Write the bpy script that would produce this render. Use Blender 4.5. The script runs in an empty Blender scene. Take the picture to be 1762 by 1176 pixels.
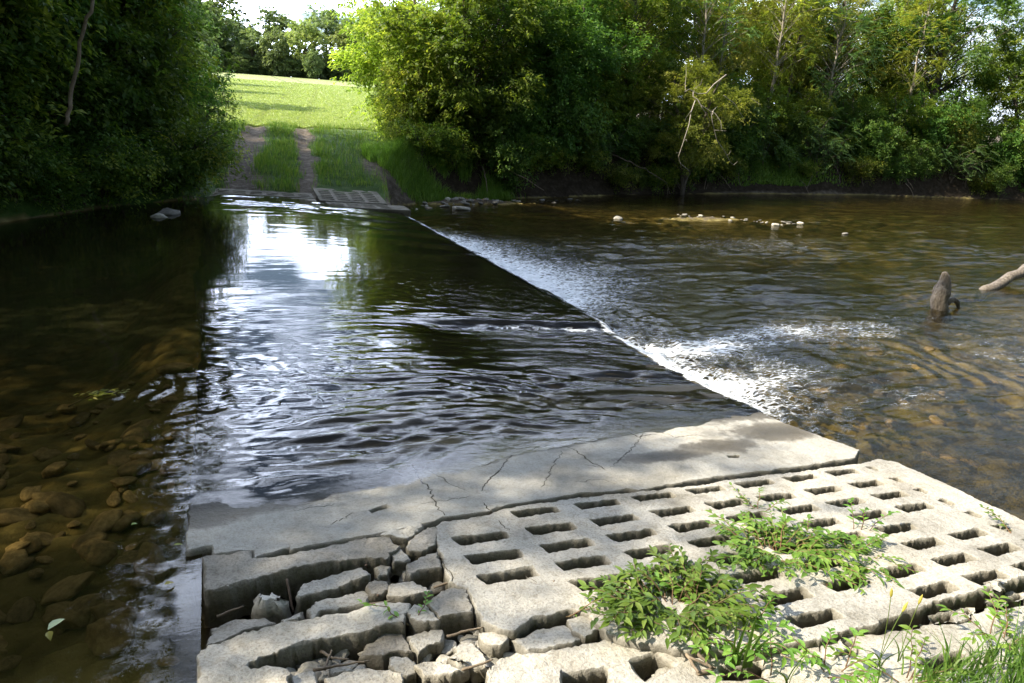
import bpy, math, random
import numpy as np
from mathutils import Matrix, Vector
from mathutils.geometry import delaunay_2d_cdt

sc = bpy.context.scene
C = sc.collection
SUN_EL, SUN_AZ = 42.0, 80.0      # azimuth measured from +Y towards -X

# ------------------------------------------------------------------ camera
Rm = np.array([[0.92071401, 0.07332165, -0.38328795],
               [-0.38703543, 0.29714812, -0.8728726],
               [0.04989284, 0.95201204, 0.30196651]])
CAMH = 2.0
cam_d = bpy.data.cameras.new('camera'); cam = bpy.data.objects.new('camera', cam_d)
C.objects.link(cam); sc.camera = cam
cam_d.lens = 24.0; cam_d.sensor_width = 36.0; cam_d.sensor_fit = 'HORIZONTAL'
cam_d.clip_start = 0.05; cam_d.clip_end = 3000
M4 = Matrix.Identity(4)
for i in range(3):
    for j in range(3): M4[i][j] = Rm[i, j]
M4[2][3] = CAMH
cam.matrix_world = M4

# ------------------------------------------------------------------ world and sun
world = bpy.data.worlds.new('World'); sc.world = world; world.use_nodes = True
nt = world.node_tree; nt.nodes.clear()
wo = nt.nodes.new('ShaderNodeOutputWorld'); bg = nt.nodes.new('ShaderNodeBackground')
sky = nt.nodes.new('ShaderNodeTexSky'); sky.sky_type = 'NISHITA'; sky.sun_disc = False
sky.sun_elevation = math.radians(SUN_EL); sky.sun_rotation = math.radians(-SUN_AZ)
sky.air_density = 1.0; sky.dust_density = 1.6; sky.ozone_density = 1.2
tc = nt.nodes.new('ShaderNodeTexCoord')
mp = nt.nodes.new('ShaderNodeMapping'); mp.inputs['Scale'].default_value = (1.6, 1.6, 5.0)
nz = nt.nodes.new('ShaderNodeTexNoise'); nz.inputs['Scale'].default_value = 3.6; nz.inputs['Detail'].default_value = 7
nz.inputs['Roughness'].default_value = 0.55; nz.inputs['Distortion'].default_value = 0.4
cr = nt.nodes.new('ShaderNodeValToRGB')
cr.color_ramp.elements[0].position = 0.40; cr.color_ramp.elements[0].color = (0, 0, 0, 1)
cr.color_ramp.elements[1].position = 0.60; cr.color_ramp.elements[1].color = (1, 1, 1, 1)
mx = nt.nodes.new('ShaderNodeMix'); mx.data_type = 'RGBA'
el, az = math.radians(SUN_EL), math.radians(SUN_AZ)
to_sun = Vector((-math.sin(az)*math.cos(el), math.cos(az)*math.cos(el), math.sin(el)))
dt = nt.nodes.new('ShaderNodeVectorMath'); dt.operation = 'DOT_PRODUCT'; dt.inputs[1].default_value = Vector((-0.25, 0.93, -0.28))
nt.links.new(tc.outputs['Generated'], dt.inputs[0])
mrs = nt.nodes.new('ShaderNodeMapRange'); mrs.inputs[1].default_value = 0.1; mrs.inputs[2].default_value = 0.92; mrs.interpolation_type = 'SMOOTHSTEP'
mrs.inputs[3].default_value = 0.10; mrs.inputs[4].default_value = 3.2; nt.links.new(dt.outputs['Value'], mrs.inputs[0])
scl = nt.nodes.new('ShaderNodeVectorMath'); scl.operation = 'SCALE'; scl.inputs[0].default_value = (16.5, 18.6, 23.0)
nt.links.new(mrs.outputs[0], scl.inputs['Scale']); nt.links.new(scl.outputs[0], mx.inputs['B'])
nt.links.new(tc.outputs['Generated'], mp.inputs['Vector']); nt.links.new(mp.outputs['Vector'], nz.inputs['Vector'])
nt.links.new(nz.outputs['Fac'], cr.inputs['Fac']); nt.links.new(cr.outputs['Color'], mx.inputs['Factor'])
nt.links.new(sky.outputs['Color'], mx.inputs['A']); nt.links.new(mx.outputs['Result'], bg.inputs['Color'])
nt.links.new(bg.outputs['Background'], wo.inputs['Surface'])
bg.inputs['Strength'].default_value = 0.115

sl = bpy.data.lights.new('sun', 'SUN'); sun = bpy.data.objects.new('sun', sl); C.objects.link(sun)
sl.energy = 5.0; sl.angle = math.radians(0.5); sl.color = (1.0, 0.91, 0.74)
sun.rotation_euler = to_sun.to_track_quat('Z', 'Y').to_euler()
sun.location = (0, 0, 30)
sc.view_settings.view_transform = 'Standard'; sc.view_settings.look = 'None'
sc.view_settings.gamma = 1; sc.view_settings.exposure = 1.25
sc.render.engine = 'CYCLES'
sc.cycles.max_bounces = 8; sc.cycles.transparent_max_bounces = 12
sc.cycles.transmission_bounces = 4; sc.cycles.diffuse_bounces = 3; sc.cycles.glossy_bounces = 3
sc.cycles.caustics_reflective = False; sc.cycles.caustics_refractive = False

# ------------------------------------------------------------------ pixel <-> world helpers
CO = np.array([0, 0, CAMH])
def wray(x, y):
    v = np.array([x-881, -(y-588), -1175.0]); return Rm @ (v/np.linalg.norm(v))
def on_plane(n, d, x, y):
    n = np.array(n, float); r = wray(x, y); t = (d-n@CO)/(n@r); return CO+t*r
TX = -0.0606; S_R = 0.07; YH = 4.1
def ramp_z(x, y): return TX*x + S_R*(YH-y)
def on_ramp(x, y, dz=0.0):
    return on_plane((-TX, S_R, 1), S_R*YH+dz, x, y)
def on_z(x, y, z): return on_plane((0, 0, 1), z, x, y)
def at_y(x, y, Y):
    r = wray(x, y); return CO+r*(Y/r[1])

# ------------------------------------------------------------------ numpy noise
class Noise:
    def __init__(s, seed):
        s.t = np.random.RandomState(seed).rand(256, 256)
    def __call__(s, x, y):
        x = np.asarray(x, float); y = np.asarray(y, float)
        xi = np.floor(x).astype(int); yi = np.floor(y).astype(int)
        fx = x-xi; fy = y-yi
        fx = fx*fx*fx*(fx*(fx*6-15)+10); fy = fy*fy*fy*(fy*(fy*6-15)+10)
        t = s.t; a = t[xi & 255, yi & 255]; b = t[(xi+1) & 255, yi & 255]
        c = t[xi & 255, (yi+1) & 255]; d = t[(xi+1) & 255, (yi+1) & 255]
        return (a*(1-fx)+b*fx)*(1-fy)+(c*(1-fx)+d*fx)*fy*1.0 - 0.5
    def fbm(s, x, y, o=4, g=0.5):
        r = 0; a = 1.0
        for k in range(o):
            r = r+a*s(x*2**k+17.3*k, y*2**k+9.1*k); a *= g
        return r
N1, N2, N3, N4 = Noise(1), Noise(2), Noise(3), Noise(4)
def worley(x, y, seed=0):
    x = np.asarray(x, float); y = np.asarray(y, float); xi = np.floor(x).astype(int); yi = np.floor(y).astype(int)
    t = np.random.RandomState(900+seed).rand(3, 128, 128); best = np.full(x.shape, 9.0); cell = np.zeros(x.shape)
    for dx in (-1, 0, 1):
        for dy in (-1, 0, 1):
            a, b = (xi+dx) & 127, (yi+dy) & 127
            d = np.hypot(xi+dx+t[0][a, b]-x, (yi+dy+t[1][a, b]-y)); m = d < best
            best = np.where(m, d, best); cell = np.where(m, t[2][a, b], cell)
    return best, cell
def pebbles(x, y):
    wx0 = x+0.05*N2(x*5, y*5); wy0 = y+0.05*N3(x*5, y*5)
    f1, c1 = worley(wx0*6.5, wy0*9.0, 1); f2, c2 = worley(wx0*15, wy0*19, 2)
    h1 = np.sqrt(np.clip(1-(f1/0.62)**2, 0, 1))*(c1 > 0.35)*(0.4+0.6*c1)
    h2 = np.sqrt(np.clip(1-(f2/0.6)**2, 0, 1))*0.35
    return np.maximum(h1, h2), np.where(h1 > h2, c1, c2)
def sstep(a, b, x):
    t = np.clip((np.asarray(x, float)-a)/(b-a), 0, 1); return t*t*(3-2*t)

# ------------------------------------------------------------------ object helpers
def mesh_np(name, verts, faces, mat=None, smooth=False, attrs=None):
    """faces: (n,4) or (n,3) int array, or list of such arrays"""
    me = bpy.data.meshes.new(name)
    verts = np.asarray(verts, np.float32)
    fl = faces if isinstance(faces, list) else [faces]
    fl = [np.asarray(f, np.int32) for f in fl if len(f)]
    li = np.concatenate([f.ravel() for f in fl]); tot = np.concatenate([np.full(len(f), f.shape[1], np.int32) for f in fl])
    st = np.concatenate([[0], np.cumsum(tot)[:-1]]).astype(np.int32)
    me.vertices.add(len(verts)); me.vertices.foreach_set('co', verts.ravel())
    me.loops.add(len(li)); me.loops.foreach_set('vertex_index', li)
    me.polygons.add(len(tot)); me.polygons.foreach_set('loop_start', st); me.polygons.foreach_set('loop_total', tot)
    if smooth: me.polygons.foreach_set('use_smooth', np.ones(len(tot), bool))
    for k, v in (attrs or {}).items():
        a = me.attributes.new(k, 'FLOAT', 'POINT'); a.data.foreach_set('value', np.asarray(v, np.float32).ravel())
    me.update(); me.validate()
    if mat: me.materials.append(mat)
    return me
def put(name, me, parent=None, loc=None):
    o = bpy.data.objects.new(name, me); C.objects.link(o)
    if parent: o.parent = parent
    if loc is not None: o.location = tuple(loc)
    return o
def tag(o, label=None, cat=None, group=None, kind=None):
    if label: o['label'] = label
    if cat: o['category'] = cat
    if group: o['group'] = group
    if kind: o['kind'] = kind
    return o
def empty(name, loc=(0, 0, 0), rz=0.0, s=1.0):
    o = bpy.data.objects.new(name, None); C.objects.link(o); o.location = tuple(loc)
    o.rotation_euler = (0, 0, rz); o.scale = (s, s, s); o.empty_display_size = 0.2
    return o
def dup(root, loc, rz=0.0, s=(1, 1, 1)):
    r = root.copy(); C.objects.link(r); r.location = tuple(loc); r.rotation_euler = (0, 0, rz); r.scale = s
    for ch in list(root.children):
        c = ch.copy(); C.objects.link(c); c.parent = r
    return r

class MB:
    def __init__(s): s.v = []; s.f4 = []; s.f3 = []; s.n = 0; s.at = []
    def add(s, v, f4=None, f3=None, a=0.0):
        v = np.asarray(v, float); s.v.append(v)
        if f4 is not None and len(f4): s.f4.append(np.asarray(f4)+s.n)
        if f3 is not None and len(f3): s.f3.append(np.asarray(f3)+s.n)
        s.at.append(np.full(len(v), a) if np.isscalar(a) else np.asarray(a)); s.n += len(v)
    def tube(s, pts, rad, k=7, a=0.0, cap=True, jit=0.0, seed=0):
        pts = np.asarray(pts, float); m = len(pts); rad = np.broadcast_to(rad, (m,)).astype(float)
        rs = np.random.RandomState(seed)
        T = np.gradient(pts, axis=0); T /= np.linalg.norm(T, axis=1)[:, None]+1e-9
        ref = np.array([0.3, 0.2, 1.0]) if abs(T[0][2]) < .9 else np.array([1.0, 0.1, 0])
        U = np.cross(T, ref); U /= np.linalg.norm(U, axis=1)[:, None]+1e-9; V = np.cross(T, U)
        th = np.linspace(0, 2*np.pi, k, endpoint=False)
        R = rad[:, None]*(1+jit*(rs.rand(m, k)-.5))
        v = pts[:, None]+R[..., None]*(np.cos(th)[None, :, None]*U[:, None]+np.sin(th)[None, :, None]*V[:, None])
        v = v.reshape(-1, 3)
        i, j = np.meshgrid(np.arange(m-1), np.arange(k), indexing='ij')
        f = np.stack([i*k+j, i*k+(j+1) % k, (i+1)*k+(j+1) % k, (i+1)*k+j], -1).reshape(-1, 4)
        f3 = []
        if cap:
            v = np.vstack([v, pts[:1], pts[-1:]])
            f3 = [[(q+1) % k, q, m*k] for q in range(k)]+[[(m-1)*k+q, (m-1)*k+(q+1) % k, m*k+1] for q in range(k)]
        s.add(v, f, f3, a)
    def mesh(s, name, mat, smooth=False, aname=None):
        v = np.vstack(s.v); fl = []
        if s.f4: fl.append(np.vstack(s.f4))
        if s.f3: fl.append(np.vstack(s.f3))
        return mesh_np(name, v, fl, mat, smooth, {aname: np.concatenate(s.at)} if aname else None)

# ------------------------------------------------------------------ materials
def newmat(name):
    m = bpy.data.materials.new(name); m.use_nodes = True; t = m.node_tree; t.nodes.clear()
    return m, t, (lambda ty: t.nodes.new('ShaderNode'+ty)), t.links.new
def ramp(nd, stops):
    e = nd.color_ramp.elements
    while len(e) < len(stops): e.new(0.5)
    for k, (p, c) in enumerate(stops): e[k].position = p; e[k].color = (*c, 1) if len(c) == 3 else c
def math_node(N, L, op, a, b=None, clamp=False):
    n = N('Math'); n.operation = op; n.use_clamp = clamp
    for i, q in enumerate((a, b)):
        if q is None: continue
        if isinstance(q, (int, float)): n.inputs[i].default_value = q
        else: L(q, n.inputs[i])
    return n.outputs[0]
def noise(N, L, vec, scale, detail=4, rough=0.55, dist=0.0):
    n = N('TexNoise'); n.inputs['Scale'].default_value = scale; n.inputs['Detail'].default_value = detail
    n.inputs['Roughness'].default_value = rough; n.inputs['Distortion'].default_value = dist
    L(vec, n.inputs['Vector']); return n.outputs['Fac']
def mixc(N, L, f, a, b, mode='MIX'):
    n = N('Mix'); n.data_type = 'RGBA'; n.blend_type = mode
    for key, q in (('Factor', f), ('A', a), ('B', b)):
        if isinstance(q, (int, float)): n.inputs[key].default_value = q
        elif isinstance(q, tuple): n.inputs[key].default_value = (*q, 1)
        else: L(q, n.inputs[key])
    return n.outputs['Result']

def concrete_mat(name, base, dark, wetattr=False, speck=1.0, stain=0.5):
    m, t, N, L = newmat(name)
    out = N('OutputMaterial'); p = N('BsdfPrincipled'); g = N('NewGeometry'); pos = g.outputs['Position']
    n1 = noise(N, L, pos, 3.0, 6, 0.65, 0.3); n2 = noise(N, L, pos, 85.0, 4, 0.75); n3 = noise(N, L, pos, 22.0, 5, 0.7)
    r1 = N('ValToRGB'); L(n1, r1.inputs['Fac']); ramp(r1, [(0.32, dark), (0.55, base), (0.8, tuple(c*1.12 for c in base))])
    r2 = N('ValToRGB'); L(n2, r2.inputs['Fac']); ramp(r2, [(0.34, (0.50, 0.48, 0.45)), (0.52, (1, 1, 1)), (0.72, (1.15, 1.13, 1.08))])
    nL = noise(N, L, pos, 1.1, 4, 0.6, 0.5); rL = N('ValToRGB'); L(nL, rL.inputs['Fac']); ramp(rL, [(0.32, (0.62, 0.60, 0.56)), (0.48, (1, 1, 1)), (0.68, (1.10, 1.05, 0.97))])
    r1c = mixc(N, L, 0.8, r1.outputs['Color'], rL.outputs['Color'], 'MULTIPLY')
    c = mixc(N, L, 0.75*speck, r1c, r2.outputs['Color'], 'MULTIPLY')
    r3 = N('ValToRGB'); L(n3, r3.inputs['Fac']); ramp(r3, [(0.36, (0.6, 0.57, 0.5)), (0.5, (1, 1, 1))])
    c = mixc(N, L, stain, c, r3.outputs['Color'], 'MULTIPLY')
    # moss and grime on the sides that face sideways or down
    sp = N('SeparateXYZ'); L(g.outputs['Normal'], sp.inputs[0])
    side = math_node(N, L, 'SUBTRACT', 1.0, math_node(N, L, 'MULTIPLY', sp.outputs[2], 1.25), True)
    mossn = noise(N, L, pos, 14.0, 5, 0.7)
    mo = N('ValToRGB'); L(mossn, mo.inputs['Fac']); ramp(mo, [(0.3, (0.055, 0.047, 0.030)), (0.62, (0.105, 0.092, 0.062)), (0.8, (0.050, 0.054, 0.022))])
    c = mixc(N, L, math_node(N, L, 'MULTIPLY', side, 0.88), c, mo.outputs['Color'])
    rough = 0.9
    if wetattr:
        at = N('Attribute'); at.attribute_name = 'wet'
        w = math_node(N, L, 'ADD', at.outputs['Fac'], math_node(N, L, 'MULTIPLY', math_node(N, L, 'SUBTRACT', noise(N, L, pos, 9.0, 6, 0.7), 0.5), 0.9))
        rw = N('ValToRGB'); L(w, rw.inputs['Fac']); ramp(rw, [(0.42, (0, 0, 0)), (0.6, (1, 1, 1))])
        c = mixc(N, L, math_node(N, L, 'MULTIPLY', rw.outputs['Color'], 0.85), c, mixc(N, L, 1.0, c, (0.30, 0.27, 0.22), 'MULTIPLY'))
        rw2 = N('MapRange'); L(at.outputs['Fac'], rw2.inputs[0]); rw2.inputs[1].default_value = 0.6; rw2.inputs[2].default_value = 1.25
        c = mixc(N, L, rw2.outputs[0], c, (0.022, 0.018, 0.010))
        ro = N('MapRange'); L(rw.outputs['Color'], ro.inputs[0]); ro.inputs[3].default_value = 0.9; ro.inputs[4].default_value = 0.4
        L(ro.outputs[0], p.inputs['Roughness'])
    else: p.inputs['Roughness'].default_value = rough
    L(c, p.inputs['Base Color']); p.inputs['Specular IOR Level'].default_value = 0.3
    b1 = N('Bump'); b1.inputs['Strength'].default_value = 0.55; b1.inputs['Distance'].default_value = 0.014; L(n2, b1.inputs['Height'])
    b2 = N('Bump'); b2.inputs['Strength'].default_value = 0.5; b2.inputs['Distance'].default_value = 0.02; L(n3, b2.inputs['Height'])
    L(b1.outputs[0], b2.inputs['Normal']); L(b2.outputs[0], p.inputs['Normal']); L(p.outputs[0], out.inputs[0])
    return m
CONC = concrete_mat('concrete', (0.47, 0.45, 0.405), (0.32, 0.305, 0.27))
CONC_PALE = concrete_mat('concrete_pale', (0.50, 0.475, 0.42), (0.34, 0.32, 0.28))
STONE_WHITE = concrete_mat('stone_white', (0.62, 0.60, 0.55), (0.45, 0.43, 0.38), False, 0.5)
CONC_GREY = concrete_mat('concrete_grey', (0.37, 0.345, 0.30), (0.25, 0.23, 0.195))
CONC_OLD = concrete_mat('concrete_old', (0.20, 0.18, 0.145), (0.11, 0.10, 0.075))
CONC_APRON = concrete_mat('concrete_apron', (0.42, 0.405, 0.365), (0.31, 0.297, 0.262), True, 0.6, 0.35)
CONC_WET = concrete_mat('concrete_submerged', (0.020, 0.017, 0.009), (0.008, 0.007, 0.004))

def rock_mat(name, a, b, c_, rough=0.85, scale=6.0):
    m, t, N, L = newmat(name)
    out = N('OutputMaterial'); p = N('BsdfPrincipled'); tcn = N('TexCoord'); oi = N('ObjectInfo'); g = N('NewGeometry')
    n1 = noise(N, L, tcn.outputs['Object'], scale, 6, 0.65)
    r = N('ValToRGB'); L(n1, r.inputs['Fac']); ramp(r, [(0.3, a), (0.5, b), (0.75, c_)])
    hs = N('HueSaturation'); L(r.outputs['Color'], hs.inputs['Color'])
    mr = N('MapRange'); L(oi.outputs['Random'], mr.inputs[0]); mr.inputs[3].default_value = 0.6; mr.inputs[4].default_value = 1.35
    L(mr.outputs[0], hs.inputs['Value']); L(hs.outputs[0], p.inputs['Base Color']); p.inputs['Roughness'].default_value = rough
    bb = N('Bump'); bb.inputs['Strength'].default_value = 0.6; bb.inputs['Distance'].default_value = 0.01
    L(noise(N, L, tcn.outputs['Object'], 40, 4, 0.7), bb.inputs['Height']); L(bb.outputs[0], p.inputs['Normal'])
    L(p.outputs[0], out.inputs[0]); return m
COBBLE = rock_mat('cobble_submerged', (0.15, 0.105, 0.042), (0.29, 0.21, 0.095), (0.46, 0.35, 0.18), 0.7)
STONE = rock_mat('stone_dry', (0.2, 0.19, 0.16), (0.34, 0.32, 0.27), (0.5, 0.47, 0.4))
STONE_DARK = rock_mat('stone_dark', (0.09, 0.085, 0.075), (0.17, 0.16, 0.14), (0.26, 0.24, 0.21))
TWIG = rock_mat('twig', (0.10, 0.075, 0.05), (0.2, 0.155, 0.11), (0.3, 0.25, 0.19))
PALEBRANCH = rock_mat('bleached_branch', (0.26, 0.23, 0.18), (0.38, 0.34, 0.28), (0.46, 0.42, 0.35))
RUST = rock_mat('rusty_steel', (0.09, 0.06, 0.04), (0.17, 0.12, 0.09), (0.24, 0.19, 0.15))

def bark_mat(name, a, b):
    m, t, N, L = newmat(name)
    out = N('OutputMaterial'); p = N('BsdfPrincipled'); tcn = N('TexCoord')
    mpn = N('Mapping'); mpn.inputs['Scale'].default_value = (9, 9, 1.6); L(tcn.outputs['Object'], mpn.inputs[0])
    n1 = noise(N, L, mpn.outputs[0], 2.5, 6, 0.7)
    r = N('ValToRGB'); L(n1, r.inputs['Fac']); ramp(r, [(0.3, a), (0.7, b)])
    L(r.outputs['Color'], p.inputs['Base Color']); p.inputs['Roughness'].default_value = 0.95
    bb = N('Bump'); bb.inputs['Strength'].default_value = 1.0; bb.inputs['Distance'].default_value = 0.03
    L(n1, bb.inputs['Height']); L(bb.outputs[0], p.inputs['Normal']); L(p.outputs[0], out.inputs[0]); return m
BARK = bark_mat('bark', (0.045, 0.035, 0.025), (0.14, 0.115, 0.09))
WOODGREY = bark_mat('weathered_wood', (0.05, 0.038, 0.03), (0.30, 0.255, 0.205))
BARK_PALE = bark_mat('bark_pale', (0.16, 0.14, 0.11), (0.36, 0.32, 0.26))

def leaf_mat(name, ca, cb, cc, transl=0.35, var=0.25, gloss=0.25):
    """ca..cc: leaf colours across the tint attribute of each leaf"""
    m, t, N, L = newmat(name)
    out = N('OutputMaterial'); p = N('BsdfPrincipled'); tr = N('BsdfTranslucent'); ms = N('MixShader')
    at = N('Attribute'); at.attribute_name = 'tint'; oi = N('ObjectInfo')
    r = N('ValToRGB'); L(at.outputs['Fac'], r.inputs['Fac']); ramp(r, [(0.0, ca), (0.55, cb), (1.0, cc)])
    hs = N('HueSaturation'); L(r.outputs['Color'], hs.inputs['Color'])
    mr = N('MapRange'); L(oi.outputs['Random'], mr.inputs[0]); mr.inputs[3].default_value = 1-var; mr.inputs[4].default_value = 1+var
    L(mr.outputs[0], hs.inputs['Value'])
    mh = N('MapRange'); L(oi.outputs['Random'], mh.inputs[0]); mh.inputs[3].default_value = 0.485; mh.inputs[4].default_value = 0.515
    L(mh.outputs[0], hs.inputs['Hue'])
    L(hs.outputs[0], p.inputs['Base Color']); p.inputs['Roughness'].default_value = 0.5
    p.inputs['Specular IOR Level'].default_value = gloss
    yl = mixc(N, L, 1.0, hs.outputs[0], (1.55, 1.6, 0.65), 'MULTIPLY'); L(yl, tr.inputs['Color'])
    ms.inputs[0].default_value = transl; L(p.outputs[0], ms.inputs[1]); L(tr.outputs[0], ms.inputs[2])
    L(ms.outputs[0], out.inputs[0]); return m
LEAF_DARK = leaf_mat('leaf_dark', (0.04, 0.085, 0.018), (0.09, 0.165, 0.035), (0.20, 0.27, 0.06), 0.45)
LEAF_MID = leaf_mat('leaf_mid', (0.045, 0.085, 0.014), (0.13, 0.20, 0.03), (0.32, 0.35, 0.07), 0.5)
LEAF_LIGHT = leaf_mat('leaf_light', (0.10, 0.15, 0.025), (0.25, 0.30, 0.06), (0.48, 0.47, 0.13), 0.52)
LEAF_YELLOW = leaf_mat('leaf_yellow', (0.12, 0.15, 0.03), (0.26, 0.27, 0.07), (0.50, 0.44, 0.12), 0.5)
LEAF_BLUE = leaf_mat('leaf_bluegreen', (0.04, 0.085, 0.035), (0.09, 0.16, 0.065), (0.19, 0.26, 0.10), 0.4)
LEAF_HERB = leaf_mat('leaf_herb', (0.07, 0.15, 0.02), (0.14, 0.25, 0.04), (0.25, 0.36, 0.07), 0.35)
GRASSM = leaf_mat('grass_blade', (0.045, 0.10, 0.015), (0.085, 0.16, 0.028), (0.19, 0.23, 0.06), 0.35, 0.05)
STEM = rock_mat('stem_reddish', (0.12, 0.06, 0.03), (0.16, 0.09, 0.05), (0.14, 0.16, 0.05))

# ------------------------------------------------------------------ terrain
BL = np.array([(-60, -40), (-30, -14), (-14, 1.5), (-9, 6.5), (-6, 10.0), (-4.5, 12.0), (-3.3, 13.4), (-2.7, 14.3), (-2.0, 15.5), (-1.0, 16.4), (-0.25, 17.2),
               (4.1, 17.3), (4.5, 19.4), (4.8, 20.8), (7.3, 22.1), (11.3, 23.2), (16.3, 24.6), (23.4, 25.7), (31, 25.6), (40, 23.8), (60, 18), (90, 5)], float)
def ybank(x): return np.interp(x, BL[:, 0], BL[:, 1])
def upmask(x): return 1-sstep(-0.5, 4.3, x)       # 1 upstream, 0 downstream
ZU, ZD = 0.07, -0.5
def water_level(x, y):
    x = np.asarray(x, float); y = np.asarray(y, float)
    u = np.clip((x+0.25)/4.45, 0, 1)
    f_ = 0.25*np.logaddexp(0, (np.minimum(x, 4.6)+0.15)/0.25)
    wn = ZU-0.0755*f_
    wf = ZU-0.295*u**1.6
    b = sstep(5.0, 9.0, y)
    w = wn*(1-b)+wf*b
    w = w-0.065*(1-sstep(6.84, 6.95, y))*sstep(1.6, 2.6, x)*sstep(4.3, 5.0, y)
    e = 4.2+0.10*N3(y*0.9, 0*y)+0.05*N4(y*5, 0*y)
    fall = np.clip((x-e)/0.32, 0, 1)
    drop = fall**1.7
    w = w*(1-drop)+ZD*drop
    return w
def field_z(x, y):
    return 1.5+0.064*(np.minimum(y, 118)-27)-0.02*np.maximum(y-118, 0)
def track_cx(y): return 1.25+np.clip(y-18, 0, 60)*0.115
def ground_z(x, y):
    x = np.asarray(x, float); y = np.asarray(y, float)
    yb = ybank(x)+0.35*N1.fbm(x*0.5, y*0.1, 3)
    d = y-yb
    up = 1-sstep(3.2, 4.4, x)
    wl = np.where(x < 4.25, ZU, ZD)
    # far bank height above the datum
    track = sstep(-1.0, 0.1, x)*(1-sstep(4.2+0.09*np.clip(y-18, 0, 20), 5.6+0.12*np.clip(y-18, 0, 20), x))
    steep = wl-0.05+1.75*sstep(-0.1, 1.7+0.5*N2(x*0.7, y*0.3), d)+0.22*N1.fbm(x*0.8, y*0.8, 3)*sstep(0, 1, d)
    grad = -0.03+0.155*np.clip(y-17.8, 0, 9.6)+TX*x*0.6*(1-sstep(18, 22, y))
    land = steep*(1-track)+grad*track
    fz = field_z(x, y)
    k = sstep(25, 30, y)
    land = land*(1-k)+fz*k
    # ruts in the track
    cx = track_cx(y)
    rut = np.exp(-((x-(cx-0.85))/0.22)**2)+np.exp(-((x-(cx+0.85))/0.22)**2)
    land = land-0.07*rut*sstep(17.5, 18.5, y)*(1-sstep(30, 60, y))
    land = land+0.035*N3.fbm(x*2.2, y*2.2, 3)*sstep(18, 19, y)*(1-sstep(30, 45, y))
    # river bed
    du = 0.34+0.5*sstep(3.8, 8.0, y)*sstep(0.4, 1.4, np.abs(x+0.3)+0.3)
    bedu = ZU-du
    bedd = ZD-0.30-0.42*np.exp(-(((x-5.8)/1.8)**2+((y-6.5)/2.6)**2))-0.25*sstep(8, 13, y)*(1-sstep(14, 18, y))
    bedd = bedd-0.35*sstep(15, 22, x)*sstep(12, 17, y)
    bar = np.exp(-(((x-13.8-(17.6-y)*0.8)/3.2)**2+((y-17.4)/0.75)**2))
    bar2 = np.exp(-(((x-7.6)/3.6)**2+((y-21.4)/0.9)**2))
    bedd = np.maximum(bedd, ZD-0.22+0.22*bar); bedd = np.maximum(bedd, np.where((bar2 > .05), ZD-0.30+0.37*bar2, -9))
    bed = np.where(x < 2.0, bedu, bedd)
    bed = bed+0.05*N1.fbm(x*1.6, y*1.6, 4)+0.015*N2.fbm(x*7, y*7, 2)
    bed = bed+0.06*pebbles(x, y)[0]
    bed = np.where((x > -0.24) & (x < 4.2) & (y > 3.0) & (y < 18.2), np.minimum(bed, -0.7), bed)
    k = sstep(-0.55, 0.05, d)
    z = bed*(1-k)+land*k
    # the near bank
    yn = np.where(x < -0.28, 0.9, np.where(x > 4.5, 1.0+0.2*np.sin(x), 1.5))
    near = np.where(x < -0.28, 0.35, np.where(x > 4.5, 0.15, 0.26))+0.06*N2.fbm(x*3, y*3, 3)
    kn = 1-sstep(-0.6, 0.1, y-yn)
    z = z*(1-kn)+near*kn
    # soil under the near ramp
    inside = (x > -0.15) & (x < 4.32) & (y < 4.3) & (y > 0.4)
    soil = ramp_z(x, y)-0.15+0.03*N1.fbm(x*9, y*9, 3)
    leftlow = (1-sstep(0.55, 1.1, x))*sstep(1.9, 2.3, y)*0.10
    soil = soil-leftlow
    soil = np.where(y < 1.5, np.maximum(soil, ramp_z(x, y)-0.15+0.13*(1-sstep(1.0, 1.45, y+0.12*N3(x*5, y*5)))), soil)
    z = np.where(inside, soil, z)
    # small basin with river water at the ramp's broken left corner
    return z
def lines(*segs):
    out = [segs[0][0]]
    for a, b, s in segs:
        n = max(1, int(round((b-a)/s))); out += list(np.linspace(a, b, n+1)[1:])
    return np.array(out)
def grid_mesh(xs, ys):
    X, Y = np.meshgrid(xs, ys, indexing='ij'); nx, ny = len(xs), len(ys)
    i, j = np.meshgrid(np.arange(nx-1), np.arange(ny-1), indexing='ij')
    f = np.stack([i*ny+j, (i+1)*ny+j, (i+1)*ny+j+1, i*ny+j+1], -1).reshape(-1, 4)
    return X.ravel(), Y.ravel(), f
gx = lines((-700, -60, 60), (-60, -14, 3), (-14, -4, 0.5), (-4, -0.6, 0.08), (-0.6, 5, 0.035), (5, 14, 0.09), (14, 45, 0.25), (45, 90, 2.5), (90, 800, 70))
gy = lines((-300, -20, 40), (-20, -2, 1.2), (-2, 0.6, 0.13), (0.6, 4.4, 0.035), (4.4, 9, 0.09), (9, 16, 0.14), (16, 29, 0.07), (29, 60, 0.4), (60, 170, 2), (170, 1200, 60))
X, Y, F = grid_mesh(gx, gy)
Z = ground_z(X, Y)
yb = ybank(X)
d = Y-yb
cx = track_cx(Y)
rwob = 0.35*N2.fbm(X*1.3, Y*0.9, 3)
rut = np.clip(np.exp(-((X+rwob-(cx-0.85))/0.42)**4)+np.exp(-((X+rwob-(cx+0.85))/0.32)**4), 0, 1)
fade = 1-sstep(27, 29, Y)
rutf = np.clip(np.exp(-((X-(cx-0.85+0.02*(Y-28)))/0.35)**2)+np.exp(-((X-(cx+0.85+0.03*(Y-28)))/0.35)**2), 0, 1)
grass = np.where(X < 1, sstep(-0.05, 0.25, d), sstep(0.2, 1.2, d))
grass = grass*(1-rut*fade*0.98*(Y > 17))*(1-0.55*rutf*sstep(28, 30, Y))
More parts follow.
